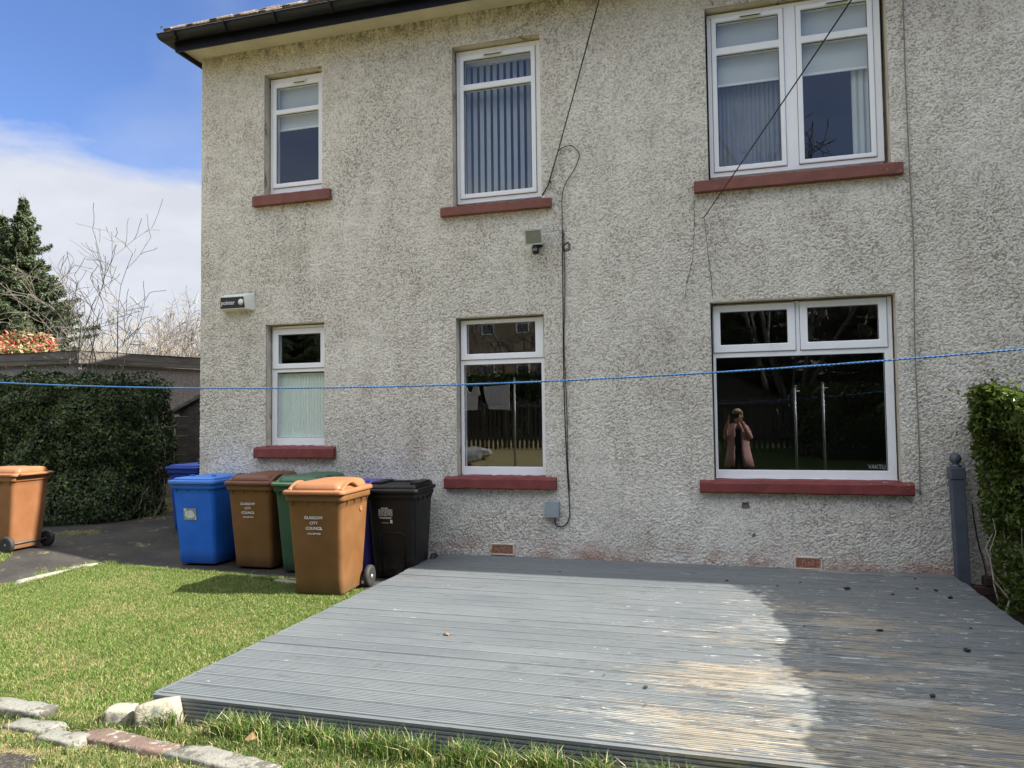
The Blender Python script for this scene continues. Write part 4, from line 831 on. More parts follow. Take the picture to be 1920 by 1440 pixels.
def hedge(name, poly, h, seed, n, size, mat, label, lean=0.0, top_amp=.12, side_amp=.10, facing=None):
    """poly: visible outline (x,y) of the hedge on the ground, closed, counter-clockwise"""
    rng = np.random.default_rng(seed); t = thing(name, label, 'hedge'); z_off = 0
    Q = np.array(poly, float); E = np.roll(Q, -1, 0) - Q; L = np.linalg.norm(E, axis=1)
    area_side = L.sum() * h; x0, y0 = Q.min(0); x1, y1 = Q.max(0)
    def inside(p):
        c = np.zeros(len(p), bool); j = len(Q) - 1
        for i in range(len(Q)):
            hit = ((Q[i, 1] > p[:, 1]) != (Q[j, 1] > p[:, 1])) & (p[:, 0] < (Q[j, 0] - Q[i, 0]) * (p[:, 1] - Q[i, 1]) / (Q[j, 1] - Q[i, 1] + 1e-12) + Q[i, 0]); c ^= hit; j = i
        return c
    topn = int(n * .22); sn = n - topn
    ei = rng.choice(len(Q), sn, p=L / L.sum()); tt = rng.random(sn)[:, None]; p2 = Q[ei] + E[ei] * tt; nn = np.stack([E[ei][:, 1], -E[ei][:, 0]], 1); nn /= np.linalg.norm(nn, axis=1)[:, None]
    z = h * rng.random(sn) ** .9
    P = np.concatenate([p2, z[:, None]], 1); N = np.concatenate([nn, np.full((sn, 1), .35)], 1)
    off = -lean * (h - z) - np.abs(rng.exponential(.05, sn)) + lumpy(P, seed, 2.2, side_amp * 1.4) + lumpy(P, seed + 9, 6, side_amp * .6) - np.clip((z - h + .22) / .22, 0, 1) ** 2 * .16 - np.clip((.25 - z) / .25, 0, 1) * .10
    P[:, :2] += nn * off[:, None]
    pt = np.stack([rng.uniform(x0, x1, topn * 3), rng.uniform(y0, y1, topn * 3)], 1); pt = pt[inside(pt)][:topn]
    Pt = np.concatenate([pt, np.full((len(pt), 1), h)], 1); Pt[:, 2] += lumpy(Pt, seed + 3, 2.0, top_amp * 1.5) - rng.exponential(.04, len(pt)) + (rng.random(len(pt)) < .03) * rng.uniform(0, .16, len(pt))
    P = np.concatenate([P, Pt]); N = np.concatenate([N, np.tile([[0, 0, 1.]], (len(Pt), 1))])
    shoots = int(L.sum() * 16); sp_ = []; sn_ = []
    for _ in range(shoots):
        k = rng.choice(len(Q), p=L / L.sum()); b = Q[k] + E[k] * rng.random(); n2 = np.array([E[k][1], -E[k][0]]) / L[k]
        if rng.random() < .6: z0_ = h - rng.uniform(.02, .15); b = b - n2 * rng.uniform(.0, .45); d3 = np.array([rng.normal(0, .4), rng.normal(0, .4), 1.])
        else: z0_ = rng.uniform(.3, h); b = b - n2 * (lean * (h - z0_) + .03); d3 = np.array([n2[0] + rng.normal(0, .4), n2[1] + rng.normal(0, .4), rng.uniform(.1, 1.0)])
        d3 /= np.linalg.norm(d3); ln_ = rng.uniform(.08, .27)
        for t_ in np.linspace(.1, 1, 9): sp_.append(np.array([b[0], b[1], z0_]) + d3 * ln_ * t_ + rng.normal(0, .008, 3)); sn_.append(rng.normal(0, 1, 3))
    P = np.concatenate([P, sp_]); N = np.concatenate([N, sn_])
    V, S, Lp = leaf_quads(P, N, rng, size); np_mesh('foliage', V, S, Lp, mat, t)
    # dark solid filler core so the hedge is not see-through
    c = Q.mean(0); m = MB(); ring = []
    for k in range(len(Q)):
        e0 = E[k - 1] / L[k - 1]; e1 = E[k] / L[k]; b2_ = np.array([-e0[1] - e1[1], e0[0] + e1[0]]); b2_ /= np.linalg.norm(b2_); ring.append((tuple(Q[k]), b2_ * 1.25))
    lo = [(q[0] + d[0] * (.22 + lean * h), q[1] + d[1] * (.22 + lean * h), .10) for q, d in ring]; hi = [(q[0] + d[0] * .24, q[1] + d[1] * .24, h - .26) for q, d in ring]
    m.loft([lo, hi], False); m.build('filler_core', CORE, t)
    segs = []
    for _ in range(int(L.sum() * 26)):
        k = rng.choice(len(Q), p=L / L.sum()); u = rng.random(); b = Q[k] + E[k] * u; n2 = np.array([E[k][1], -E[k][0]]) / L[k]; b = b - n2 * (rng.uniform(.03, .3) + lean * h); p = np.array([b[0], b[1], 0.]); r = rng.uniform(.003, .009)
        for s_ in range(5):
            q = p + np.array([rng.normal(0, .04) + n2[0] * .02, rng.normal(0, .04) + n2[1] * .02, rng.uniform(.08, .16)]); segs.append((p, q, r, r * .85)); p = q; r *= .85
    V, S, Lp = tubes_np(segs); np_mesh('stem', V, S, Lp, TWIG, t)['kind'] = 'stuff'
    return t
hedge('privet_hedge', [(-13.5, 0.28), (-9.6, 0.42), (-8.35, 0.62), (-7.80, 1.05), (-7.72, 1.7), (-7.9, 2.25), (-9.0, 2.28), (-13.5, 2.0)], 2.02, 11, 135000, .030, HEDGE, 'tall dark privet hedge in shade left of the house', side_amp=.17, top_amp=.22)
hedge('evergreen_hedge', [(1.86, -.05), (1.76, -.42), (1.93, -1.2), (2.04, -2.2), (2.12, -3.4), (2.16, -5.2), (3.3, -5.2), (3.3, -.05)], 1.60, 23, 210000, .027, HEDGE2, 'bright green evergreen hedge with sunlit top at the right of the deck', lean=.27, side_amp=.17)

def conifer(x, y, H, rad, seed, label, z_low=0.8):
    rng = np.random.default_rng(seed); t = thing('conifer_tree', label, 'tree', (x, y, 0), group='dark conifers beyond the garage')
    m = MB(); m.tube([(0, 0, 0), (.03, 0, H * .5), (0, .02, H * .97), (0, 0, H + .15)], [.22, .12, .025, .008], 8); m.build('trunk', BARK, t)
    P = []; N = []; segs = []; z = z_low
    while z < H - .1:
        k = 1 - (z - z_low) / (H - z_low); R0 = rad * (min(1.0, k / .52) ** 1.35) * rng.uniform(.80, 1.14) + .12; nb = int(7 + 5 * k); a0 = rng.uniform(0, 6.28)
        for i in range(nb):
            a = a0 + 6.283 * i / nb + rng.normal(0, .15); L = R0 * rng.uniform(.72, 1.15); dz = L * (-.08 if k > .25 else .35); d = np.array([math.cos(a), math.sin(a), 0]); tip = d * L + np.array([0, 0, z + dz + .16 * L]); st = np.array([0, 0, z]); mid = (st + tip) / 2 - np.array([0, 0, .07 * L])
            segs += [(st, mid, .03 * k + .006, .018 * k + .004), (mid, tip, .018 * k + .004, .004)]
            nn = int(260 * L / 1.2 + 60); u = rng.random(nn) ** .75; q = np.where(u[:, None] < .5, st + (mid - st) * u[:, None] * 2, mid + (tip - mid) * (u[:, None] * 2 - 1))
            side = np.array([-d[1], d[0], 0]); wd = (.32 * L * (1.05 - u) + .07) * rng.uniform(-1, 1, nn); q = q + side * wd[:, None] + np.array([0, 0, 1]) * (rng.normal(-.03, .05, nn) - np.abs(wd) * .25)[:, None]; P.append(q); N.append(np.tile([[d[0] * .4, d[1] * .4, .8]], (nn, 1)))
        z += rng.uniform(.17, .26) if k < .5 else rng.uniform(.22, .32)
    P = np.concatenate(P); N = np.concatenate(N); V, S, L = leaf_quads(P, N, rng, .052, 2.6, .7); np_mesh('foliage', V, S, L, NEEDLE, t)
    for k in range(5): a = rng.uniform(0, 6.28); b = H - rng.uniform(.1, .7); segs.append((np.array([0, 0, b]), np.array([math.cos(a) * .16, math.sin(a) * .16, b + rng.uniform(.35, .5)]), .012, .004))
    V, S, L = tubes_np(segs, 5); np_mesh('branches', V, S, L, BARK, t)
conifer(-24.7, 14.0, 9.75, 1.95, 1, 'tallest dark conifer with a bare leader tip, right of its pair')
conifer(-26.05, 14.3, 9.35, 2.3, 2, 'slightly lower conifer left of the tallest one')
conifer(-27.3, 14.0, 9.3, 2.2, 3, 'third conifer at the very left edge of the photo')
def bare_tree(x, y, seed, label, H, nst, spread, mat=BARK, depth=5, r0=.05, base_r=.3, name='bare_tree', group='leafless trees', drop=0.0, lean=0.0, rmin=.0058):
    rng = np.random.default_rng(seed); t = thing(name, label, 'tree', (x, y, 0), group=group); segs = []; trunk = []
    def grow(p, d, L, r, lv):
        n = 4
        for i in range(n):
            d2 = d + rng.normal(0, .095 + .02 * lv, 3); d2[2] += .03; d2 /= np.linalg.norm(d2); q = p + d2 * L / n; (trunk if lv == 0 else segs).append((p, q, r, r * .86)); r *= .86; p = q; d = d2
            if lv < depth and (i > 0 or lv > 0):
                for _ in range(1 if lv < 3 else rng.integers(1, 3)):
                    a = rng.normal(0, 1, 3); a -= d * (a @ d); a /= np.linalg.norm(a); s_ = rng.uniform(.6, 1.25); dd = d + a * s_; dd[2] += .06; dd /= np.linalg.norm(dd); grow(p, dd, L * rng.uniform(.45, .66), r * .62, lv + 1)
    for k in range(nst):
        a = 6.283 * k / nst + rng.normal(0, .3); sp = spread * rng.uniform(.3, 1); d = np.array([math.cos(a) * sp + lean, math.sin(a) * sp, 1.]); d /= np.linalg.norm(d)
        grow(np.array([math.cos(a) * base_r * .4, math.sin(a) * base_r * .4, drop]), d, H * rng.uniform(.55, .8), r0 * rng.uniform(.7, 1), 0)
    V, S, L = tubes_np(trunk, 7); np_mesh('trunk', V, S, L, mat, t); segs = [(a_, b_, max(c_, rmin), max(d_, rmin)) for a_, b_, c_, d_ in segs]; V, S, L = tubes_np(segs, 3); np_mesh('branches', V, S, L, mat, t); return t
bare_tree(-17.6, 12.0, 4, 'many stemmed leafless tree rising behind the garage roof', 3.3, 9, .95, depth=4, r0=.034, drop=.8)
bare_tree(-14.9, 12.6, 6, 'leafless tree leaning behind the house corner', 3.2, 7, .9, depth=4, r0=.030, drop=.8)
bare_tree(-9.05, 1.95, 8, 'thin leafless sapling in front of the garage fascia', 2.6, 5, .28, depth=3, r0=.013, base_r=.5, drop=1.2, rmin=.004)
bare_tree(-23.0, 13.0, 12, 'low spreading leafless shrub below the dark conifer', 2.4, 4, 1.2, depth=3, r0=.03, drop=.3)
# a far thicket of pale twigs and catkins
rng = np.random.default_rng(31); segs = []; P = []
for _ in range(620):
    x = rng.uniform(-44, -18); y = rng.uniform(24, 34); h = rng.uniform(4.6, 7.0) * (1 - .12 * abs(math.sin(x * .5))); p = np.array([x, y, 1.0]); d = np.array([rng.normal(0, .22), rng.normal(0, .22), 1.]); r = .03
    for i in range(7):
        q = p + d * h / 7 + rng.normal(0, .10, 3); segs.append((p, q, r, r * .75)); r *= .75
        for _k in range(3 if i > 2 else 0):
            w = q + rng.normal(0, .38, 3) + np.array([0, 0, .25]); segs.append((q, w, .012, .006)); P.append(w)
        p = q
V, S, L = tubes_np(segs, 3); tk = np_mesh('thicket', V, S, L, simple('pale_thicket_twigs', (0.27, 0.225, 0.165), .9, .3)); tag(tk, 'far pale thicket of bare twigs behind the garage', 'thicket', kind='stuff')
rng = np.random.default_rng(33)
P = rng.normal(0, 1, (15000, 3)); P /= np.linalg.norm(P, axis=1)[:, None]; P *= rng.uniform(.6, 1.0, (15000, 1)) ** .5; P *= 1 + lumpy(P, 3, 2.4, .3)[:, None]
t = thing('red_shrub', 'shrub with red and cream young leaves beyond the garage', 'shrub', (-15.75, 6.4, 0))
V, S, L = leaf_quads(P * [1.55, .9, 1.25] + [0, 0, 2.25], P, rng, .058, 2.3, .8); np_mesh('foliage', V, S, L, REDLEAF, t)
m = MB()
for k in range(6): a = k; m.tube([(0.1 * math.cos(a), .1 * math.sin(a), 0), (.5 * math.cos(a), .4 * math.sin(a), 1.6), (.9 * math.cos(a), .6 * math.sin(a), 2.6)], [.03, .02, .008], 6)
m.build('stem', BARK, t)

# ------------------------------------------------------------------ garage and little shed
gr = thing('garage', 'flat roofed pebble dashed garage with grey timber fascia behind the left hedge', 'garage')
C0 = Vector((-9.92, 2.42, 0)); CL = Vector((-14.5, 2.55, 0)); CR = Vector((-8.35, 6.45, 0))
def wall_between(m, a, b, z0, z1, th, z1b=None):
    d = (b - a).normalized(); n = Vector((-d.y, d.x, 0)) * th; z1b = z1 if z1b is None else z1b
    vs = [a + Vector((0, 0, z0)), b + Vector((0, 0, z0)), b + n + Vector((0, 0, z0)), a + n + Vector((0, 0, z0)), a + Vector((0, 0, z1)), b + Vector((0, 0, z1b)), b + n + Vector((0, 0, z1b)), a + n + Vector((0, 0, z1))]
    m.add(vs, [(0, 3, 2, 1), (4, 5, 6, 7), (0, 1, 5, 4), (1, 2, 6, 5), (2, 3, 7, 6), (3, 0, 4, 7)])
m = MB(); wall_between(m, CL, C0, 0, 2.40, .12); wall_between(m, C0 + Vector((.002, .002, 0)), CR, 0, 2.40, .12); m.build('wall', PEB, gr)
for a, b in ((CL + Vector((0, -.06, 0)), C0 + Vector((.03, -.06, 0))), (C0 + Vector((.055, -.055, 0)), CR + Vector((.06, 0, 0)))):
    m = MB(); wall_between(m, a, b, 2.405, 2.47, .03); wall_between(m, a - Vector((0, .004, 0)), b - Vector((0, .004, 0)), 2.474, 2.60, .03); m.build('fascia', GWOOD, gr, .003)
m = MB(); m.add([CL + Vector((0, -.08, 2.605)), C0 + Vector((.06, -.08, 2.605)), CR + Vector((.08, 0, 2.605)), CR + Vector((-5.5, 0, 2.66))], [(0, 1, 2, 3)]); m.build('roof', simple('roof_felt', (0.13, 0.125, 0.115), .9, .3), gr)
sh = thing('garden_store', 'small dark boarded store with sloping roof behind the blue bin', 'shed', (0, 0, 0))
m = MB(); rS = random.Random(2); y = 3.2
def ztop(x): return 1.64 + (x + 8.76) * .44
for i in range(12):
    z0 = .0 + i * .155; z1 = z0 + .150; x0 = -8.70; x1 = -8.46
    if z1 > ztop(x0): x0 = min(x1 - .01, -8.76 + (z1 - 1.64) / .44)
    if z0 < ztop(x1) - .03: m.box(x0, x1, y - .006 * (i % 2) - .012, y + .012, z0, min(z1, ztop(x1) - .03))
m.build('shiplap_boards', SWOOD, sh)
m = MB()
for i in range(5): x = -8.45 + i * .125; m.add([(x, y - .03, 0), (x + .12, y - .03, 0), (x + .12, y - .03, ztop(x + .12) - .03), (x, y - .03, ztop(x) - .03), (x, y + .01, 0), (x + .12, y + .01, 0), (x + .12, y + .01, ztop(x + .12) - .03), (x, y + .01, ztop(x) - .03)], [(0, 1, 2, 3), (4, 7, 6, 5), (0, 4, 5, 1), (1, 5, 6, 2), (2, 6, 7, 3), (3, 7, 4, 0)])
m.build('door', SWOOD, sh)
m = MB(); M = Matrix.Translation((-8.80, y - .08, 1.63)) @ Matrix.Rotation(-math.atan(.44), 4, 'Y'); m.box(0, 1.3, 0, .9, -.05, .0, M); m.build('roof', GWOOD, sh, .003)

# ------------------------------------------------------------------ lawn and long grass
def blades(name, pts, hgt, wid, rng, mat, label, bend=.5, clump=None):
    n = len(pts); a = rng.uniform(0, 6.283, n); la = rng.uniform(0, 6.283, n); h = hgt * rng.uniform(.45, 1.15, n); w = wid * rng.uniform(.7, 1.3, n); ln = bend * rng.uniform(.1, 1.0, n) * h
    u = np.stack([np.cos(a), np.sin(a), 0 * a], 1) * (w / 2)[:, None]; l = np.stack([np.cos(la), np.sin(la), 0 * a], 1)
    P = np.concatenate([pts, gzv(pts[:, 0], pts[:, 1])[:, None] if pts[:, 0].min() < -5.7 else np.zeros((n, 1))], 1)
    z = np.array([[0, 0, 1.]]); m1 = P + l * (ln * .28)[:, None] + z * (h * .55)[:, None]; tip = P + l * ln[:, None] + z * (h * (1 - .25 * bend))[:, None]
    V = np.stack([P - u, P + u, m1 + u * .8, m1 - u * .8, tip], 1).reshape(-1, 3); b = (np.arange(n) * 5)[:, None]
    L = (np.array([[0, 1, 2, 3, 3, 2, 4]]) + b).ravel(); S = np.tile([4, 3], n); o = np_mesh(name, V, S, L, mat, None); tag(o, label, 'grass', kind='stuff'); return o
def in_poly(p, Q):
    c = np.zeros(len(p), bool); j = len(Q) - 1
    for i in range(len(Q)):
        (xi, yi), (xj, yj) = Q[i], Q[j]; hit = ((yi > p[:, 1]) != (yj > p[:, 1])) & (p[:, 0] < (xj - xi) * (p[:, 1] - yi) / (yj - yi + 1e-12) + xi); c ^= hit; j = i
    return c
rng = np.random.default_rng(77)
LAWN = [(-6.34, -2.2), (-6.22, -1.4), (-6.14, -.86), (-5.7, -.76), (-4.85, -.80), (-4.2, -.93), (-3.7, -1.06), (-2.86, -1.20), (-2.86, -3.90), (-2.62, -4.02), (-3.3, -4.0), (-4.2, -3.98), (-6.40, -3.9)]
n = 640000; p = np.stack([rng.uniform(-6.9, -2.6, n), rng.uniform(-4.05, -.7, n)], 1); p += rng.normal(0, .012, p.shape)
dens = np.clip(p[:, 0] * -.0 + 1, 0, 1); keep = in_poly(p, LAWN)
# nothing grows through the bin that stands on the lawn
q = p - np.array([-3.33, -1.235]); keep &= ~((np.abs(q[:, 0]) < .20) & (np.abs(q[:, 1]) < .20)); p = p[keep]
pat = lumpy(np.concatenate([p[:40000], np.zeros((40000, 1))], 1), 5, 1.3, 1)
# patchiness from a coarse grid
gx = vnoise((220, 170), (4.4, 3.4), .38, 40); gx2 = vnoise((220, 170), (4.4, 3.4), .12, 41); gi = np.clip(((p[:, 0] + 6.95) / 4.4 * 219).astype(int), 0, 219); gj = np.clip(((p[:, 1] + 4.1) / 3.4 * 169).astype(int), 0, 169)
pv = gx[gi, gj] * .65 + gx2[gi, gj] * .35
dry = rng.random(len(p)) < np.clip((pv - .50) * 3.4, 0.012, .62)
blades('lawn', p[~dry], .040, .0034, rng, GRASS, 'short green and straw coloured lawn left of the deck', .75)
blades('dry_thatch', p[dry], .027, .0034, rng, DRYG, 'bleached dry blades scattered through the lawn', 1.6)
# longer grass along the edges
def strip_pts(a, b, n, sd, clumps=0, cr=.03):
    a = np.array(a); b = np.array(b); L = np.linalg.norm(b - a); d = (b - a) / L; nn = np.array([-d[1], d[0]])
    if clumps:
        c = a + d * (rng.random(clumps) * L)[:, None] + nn * rng.normal(0, sd, clumps)[:, None]; k = rng.integers(0, clumps, n); return c[k] + rng.normal(0, cr, (n, 2))
    return a + d * (rng.random(n) * L)[:, None] + nn * rng.normal(0, sd, n)[:, None]
P1 = np.concatenate([strip_pts((-2.75, -3.97), (-.2, -3.98), 4200, .018, 46, .022), strip_pts((-2.7, -4.00), (.6, -4.03), 2200, .03, 40, .03)]); P1 = P1[P1[:, 1] < -3.925]
blades('long_grass', P1, .135, .0042, rng, GRASS2, 'long green grass tufts along the front edge of the deck', .75)
P2 = np.concatenate([strip_pts((-2.75, -4.06), (1.2, -4.16), 30000, .055), strip_pts((-2.0, -4.35), (1.2, -4.45), 46000, .10), strip_pts((-1.9, -4.22), (1.2, -4.26), 16000, .04)]); P2 = P2[P2[:, 1] < -3.93]
k2 = rng.random(len(P2)) < .42
blades('verge_grass', P2[~k2], .055, .0036, rng, GRASS2, 'rough green verge grass in front of the deck', .9); blades('dry_verge_grass', P2[k2], .035, .0034, rng, DRYG, 'dry straw mixed in the verge in front of the deck', 1.5)
P3 = np.concatenate([strip_pts((-4.3, -4.20), (-2.2, -4.36), 9000, .05, 130, .025), strip_pts((-2.9, -4.42), (-1.6, -4.52), 5000, .05, 60, .03)])
slab_c = G(5, 1430, 0); off_slab = lambda P_: ~((np.abs(P_[:, 0] - slab_c.x) < .18) & (np.abs(P_[:, 1] - slab_c.y + .04) < .11)); P3 = P3[off_slab(P3)]
P3 = np.concatenate([P3, strip_pts((-3.6, -4.06), (-2.55, -4.08), 5000, .03)])
k3 = rng.random(len(P3)) < .5
blades('kerb_grass', P3[~k3], .055, .0036, rng, GRASS2, 'green grass growing below the stone edging', .9); 
P3b = np.concatenate([P3[k3], strip_pts((-4.2, -4.24), (-1.8, -4.48), 60000, .08)]); P3b = P3b[off_slab(P3b) | (rng.random(len(P3b)) < .06)]; blades('dry_kerb_grass', P3b, .028, .0034, rng, DRYG, 'flattened dry straw between edging stones and slabs', 2.2)
P4 = np.concatenate([strip_pts((-6.12, -.80), (-3.6, -1.03), 5200, .018, 300, .02), strip_pts((-6.25, -1.5), (-6.16, -.90), 900, .02, 40, .02), strip_pts((-2.86, -1.3), (-2.87, -3.9), 4200, .012, 200, .014), strip_pts((-3.6, -1.56), (-3.0, -1.62), 900, .02, 30, .02)]); P4 = P4[~((P4[:, 0] > -2.85))]
blades('edge_grass', P4, .060, .0036, rng, GRASS, 'slightly longer grass fringing the lawn edges', .8)
P5 = rng.uniform((-8.0, -2.6), (-6.75, -1.02), (30000, 2)); P5 = P5[~in_poly(P5, PATHPOLY)]; blades('far_lawn', P5, .045, .004, rng, GRASS, 'patch of lawn beyond the path at the left edge', .8)
P6 = np.concatenate([strip_pts((-8.0, -.35), (-7.3, .30), 1800, .12, 60, .04), strip_pts((-7.7, 1.3), (-6.3, 2.0), 500, .1, 25, .04)]); blades('weeds', P6, .05, .004, rng, DRYG, 'dry weeds along the foot of the shaded hedge', 1.6)
P7 = rng.uniform((-5.5, -7.6), (5, -4.55), (60000, 2)); blades('near_lawn', P7, .05, .006, rng, GRASS, 'lawn around the viewer, seen only in the window reflections', .8)

# ------------------------------------------------------------------ edging stones, slabs, rocks
def stone(name, cx, cy, lx, ly, lz, rz, seed, mat, label, cat, group, z0=-.02, amp=.10, tilt=0):
    bm = bmesh.new(); bmesh.ops.create_cube(bm, size=1); bmesh.ops.subdivide_edges(bm, edges=bm.edges[:], cuts=7, use_grid_fill=True)
    for v in bm.verts:
        c = v.co.copy(); l = max(abs(c.x), abs(c.y), abs(c.z)); sph = c.normalized() * .62; c = c.lerp(sph, .34)
        k = mnoise.noise(Vector((c.x * lx * 9, c.y * ly * 9, c.z * lz * 9)) + Vector((seed * 7.7, seed, 0))); k2 = mnoise.noise(Vector((c.x * lx * 28, c.y * ly * 28, c.z * lz * 28)) + Vector((seed, 0, seed)))
        s_ = 1 + amp * k * 1.6 + amp * .5 * k2; v.co = Vector((c.x * lx * s_, c.y * ly * s_, c.z * lz * s_))
    me = bpy.data.meshes.new(name); bm.to_mesh(me); bm.free(); me.materials.append(mat); o = bpy.data.objects.new(name, me); col.objects.link(o); o.location = (cx, cy, z0 + lz / 2); o.rotation_euler = (tilt, tilt * .5, rz); tag(o, label, cat, group)
    for f in me.polygons: f.use_smooth = True
    return o
stone_cuts = 0
KG = 'edging stones along the front of the lawn'
ks = [(40, 1326, .40, .12, ST_G, 'leftmost pale grey edging stone cut by the photo edge', 0), (62, 1356, .30, .10, ST_G, 'grey edging stone second from the left, in two tone dry grass', 0), (122, 1378, .23, .10, ST_G, 'small grey edging stone in front of the larger one at the left', 0), (205, 1378, .27, .11, ST_R, 'reddish brown edging stone below the two loose rocks', 0), (285, 1392, .32, .115, ST_R, 'long red stained edging stone at the middle of the row', 0), (425, 1420, .52, .12, ST_G, 'long grey edging stone at the right end of the row', 0)]
for i, (px, py, L_, w_, mt, lab, _) in enumerate(ks):
    g = G(px, py, .03); stone('edging_stone', g.x, g.y - .02, L_, w_, .085 if i else .10, -.09 + .04 * math.sin(i * 2), i + 3, mt, lab, 'edging stone', KG, -.048, .20)
g = G(228, 1358, .0); stone('rock', g.x, g.y, .125, .11, .115, .3, 21, ST_P, 'smaller pale rounded rock left of the big one', 'rock', 'loose pale rocks by the deck corner', -.03, .06)
g = G(312, 1362, .0); stone('rock', g.x - .03, g.y - .01, .19, .12, .14, .5, 24, ST_P, 'larger pale block of stone leaning at the deck corner', 'rock', 'loose pale rocks by the deck corner', -.02, .05, -.30)
g = G(268, 1335, .0); blob('brick_rubble', CLAY, g.x, g.y, 0, .03, 5, 'small lump of red rubble between the two pale rocks', 'rubble')
KS = []
for (a, b) in (((30, 1096), (150, 1063)), ((128, 1066), (182, 1059))):
    A_ = G(*a, .06); B_ = G(*b, .06); A_ = G(*a, gz_(A_.x, A_.y) + .02); B_ = G(*b, gz_(B_.x, B_.y) + .02); KS.append(((A_.x + B_.x) / 2, (A_.y + B_.y) / 2, (B_ - A_).length, math.atan2(B_.y - A_.y, B_.x - A_.x)))
for i, (x, y, L_, rz) in enumerate(KS + [(-3.85, -1.045, .34, -.17)]): stone('kerb_stone', x, y, L_, .07, .07, rz, 40 + i, ST_P, ('pale curved kerb strip between path and lawn', 'pale kerb strip end at the bend of the path', 'short pale kerb strip beside the front bin')[i], 'kerb stone', 'pale kerb strips along the path', gz_(x, y) - .04, .05)
for i, (px, py, lx, ly, lab) in enumerate(((5, 1430, .36, .20, 'worn dark paving slab at the bottom left corner'), (165, 1462, .30, .20, 'dark paving slab beside the corner one, mostly out of view'))):
    g = G(px, py, 0); stone('paving_slab', g.x, g.y - .04, lx, ly, .05, .15, 60 + i, PATH, lab, 'paving slab', 'dark paving slabs', -.035, .03)
g = G(455, 1388, .05)
m = MB()
for k in range(3): a = 2 * k; m.add([(0, 0, .01), (.03, .012, .03 + .01 * k), (.06, 0, .02), (.03, -.015, .028)], [(0, 1, 2, 3)])
o = m.build('dead_leaf', LEAFD); o.location = (g.x, g.y, .04); o.rotation_euler = (.5, .2, 1); tag(o, 'curled brown leaf caught in the grass by the deck front', 'leaf')

# ------------------------------------------------------------------ what the windows reflect: the garden behind the viewer
m = MB(); rF = random.Random(6)
fen = thing('paling_fence', 'dark vertical paling fence at the end of the garden, seen in the window reflections', 'fence', (-5.5, -19, 0))
m = MB()
for i in range(100):
    x = -9.0 + i * .17; h = 2.05 + rF.uniform(-.05, .05); m.box(x, x + .10, -.012, .012, .35, h)
m.build('pales', SWOOD, fen); m = MB()
for z in (.7, 1.8): m.box(-9, 8.1, .013, .06, z, z + .09)
m.build('rail', SWOOD, fen)
m = MB()
for i in range(60): x = -9.0 + i * .285; m.box(x, x + .035, -.05, -.035, .4, 1.98 + rF.uniform(-.1, .1))
m.build('thin_bars', simple('pale_bars', (0.30, 0.28, 0.25), .8, .3), fen)
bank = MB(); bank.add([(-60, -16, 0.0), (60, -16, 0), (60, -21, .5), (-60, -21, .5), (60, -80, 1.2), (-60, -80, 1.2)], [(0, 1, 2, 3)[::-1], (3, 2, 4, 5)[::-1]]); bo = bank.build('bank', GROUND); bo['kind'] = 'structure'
TAN = simple('tan_sandstone', (0.36, 0.29, 0.20), .9, .2, 2, .3)
te = thing('tenement', 'tan stone tenement beyond the fence, reflected in the lower middle window', 'building', (-17, -46, 0))
m = MB(); m.box(-9, 6.5, -8, 0, 0, 12.5); m.build('wall', TAN, te); m = MB(); m.add([(-9.3, .3, 12.5), (6.8, .3, 12.5), (6.8, -4, 15.5), (-9.3, -4, 15.5)], [(0, 1, 2, 3)[::-1]]); m.build('roof', simple('slate', (0.06, 0.065, 0.075), .6, .2), te)
for x in (-6.5, -3.2, -.4, 2.3, 4.8):
    for z in (1.6, 4.6, 7.7, 10.4):
        m = MB(); m.plate((x - .5, x + .5, z, z + 1.5), [(x - .42, x + .42, z + .08, z + .7), (x - .42, x + .42, z + .78, z + 1.42)], .01, .06); w = m.build('window', UPVC, te); m = MB(); m.box(x - .45, x + .45, .002, .008, z + .04, z + 1.46); m.build('pane', FGL, w)
conifer(.7, -27.5, 11.5, 2.8, 51, 'dark conifer beyond the fence behind the viewer')
bare_tree(-11.5, -30, 52, 'spreading leafless tree behind the viewer, reflected in the middle window', 7.5, 5, .9, depth=4, r0=.14, drop=0, rmin=.022)
bare_tree(2.2, -24, 53, 'leafless tree reflected in the right half of the large lower window', 11, 6, .6, depth=4, r0=.12, drop=.5, rmin=.018)
conifer(5.6, -27, 12.5, 3.2, 54, 'tall dark conifer reflected at the right of the large lower window')
conifer(-4.6, -30, 12.0, 3.4, 55, 'tall dark conifer far behind the viewer on the left')
conifer(-21.5, -27, 10.5, 3.4, 57, 'broad dark conifer far behind the viewer, reflected in the small lower window')
conifer(7.5, -11.8, 10.5, 3.0, 58, 'tall dark conifer added beside the garden behind the viewer, casting shade on it')  # this and the next conifer are added to shade the lawn behind the camera
conifer(9.3, -15.5, 11.5, 3.2, 59, 'second tall conifer added further along the garden side behind the viewer to shade it')
conifer(9.6, -2.6, 6.2, 2.2, 71, 'dark conifer added out of frame beyond the right hedge to cut ambient light')  # this and the next conifer are added unseen to block ambient light
conifer(8.6, -6.2, 5.6, 2.0, 72, 'smaller conifer added out of frame beyond the right hedge, nearer the viewer, to cut ambient light')
conifer(9.0, -22, 10.5, 3.0, 56, 'broad dark conifer behind the viewer on the far right')
hedge('garden_hedge', [(2.0, -19.2), (2.0, -17.6), (3.2, -16.8), (6.8, -16.8), (9.0, -18), (9.0, -19.6)][::-1], 2.3, 61, 16000, .075, HEDGE, 'dark rounded hedge at the garden end behind the viewer')
hedge('far_hedge', [(-17, -25.5), (-17, -24), (-12, -23.6), (-5, -24), (-5, -25.5)][::-1], 3.3, 62, 14000, .10, HEDGE, 'dark overgrown hedge between the fence and the tenement behind the viewer')
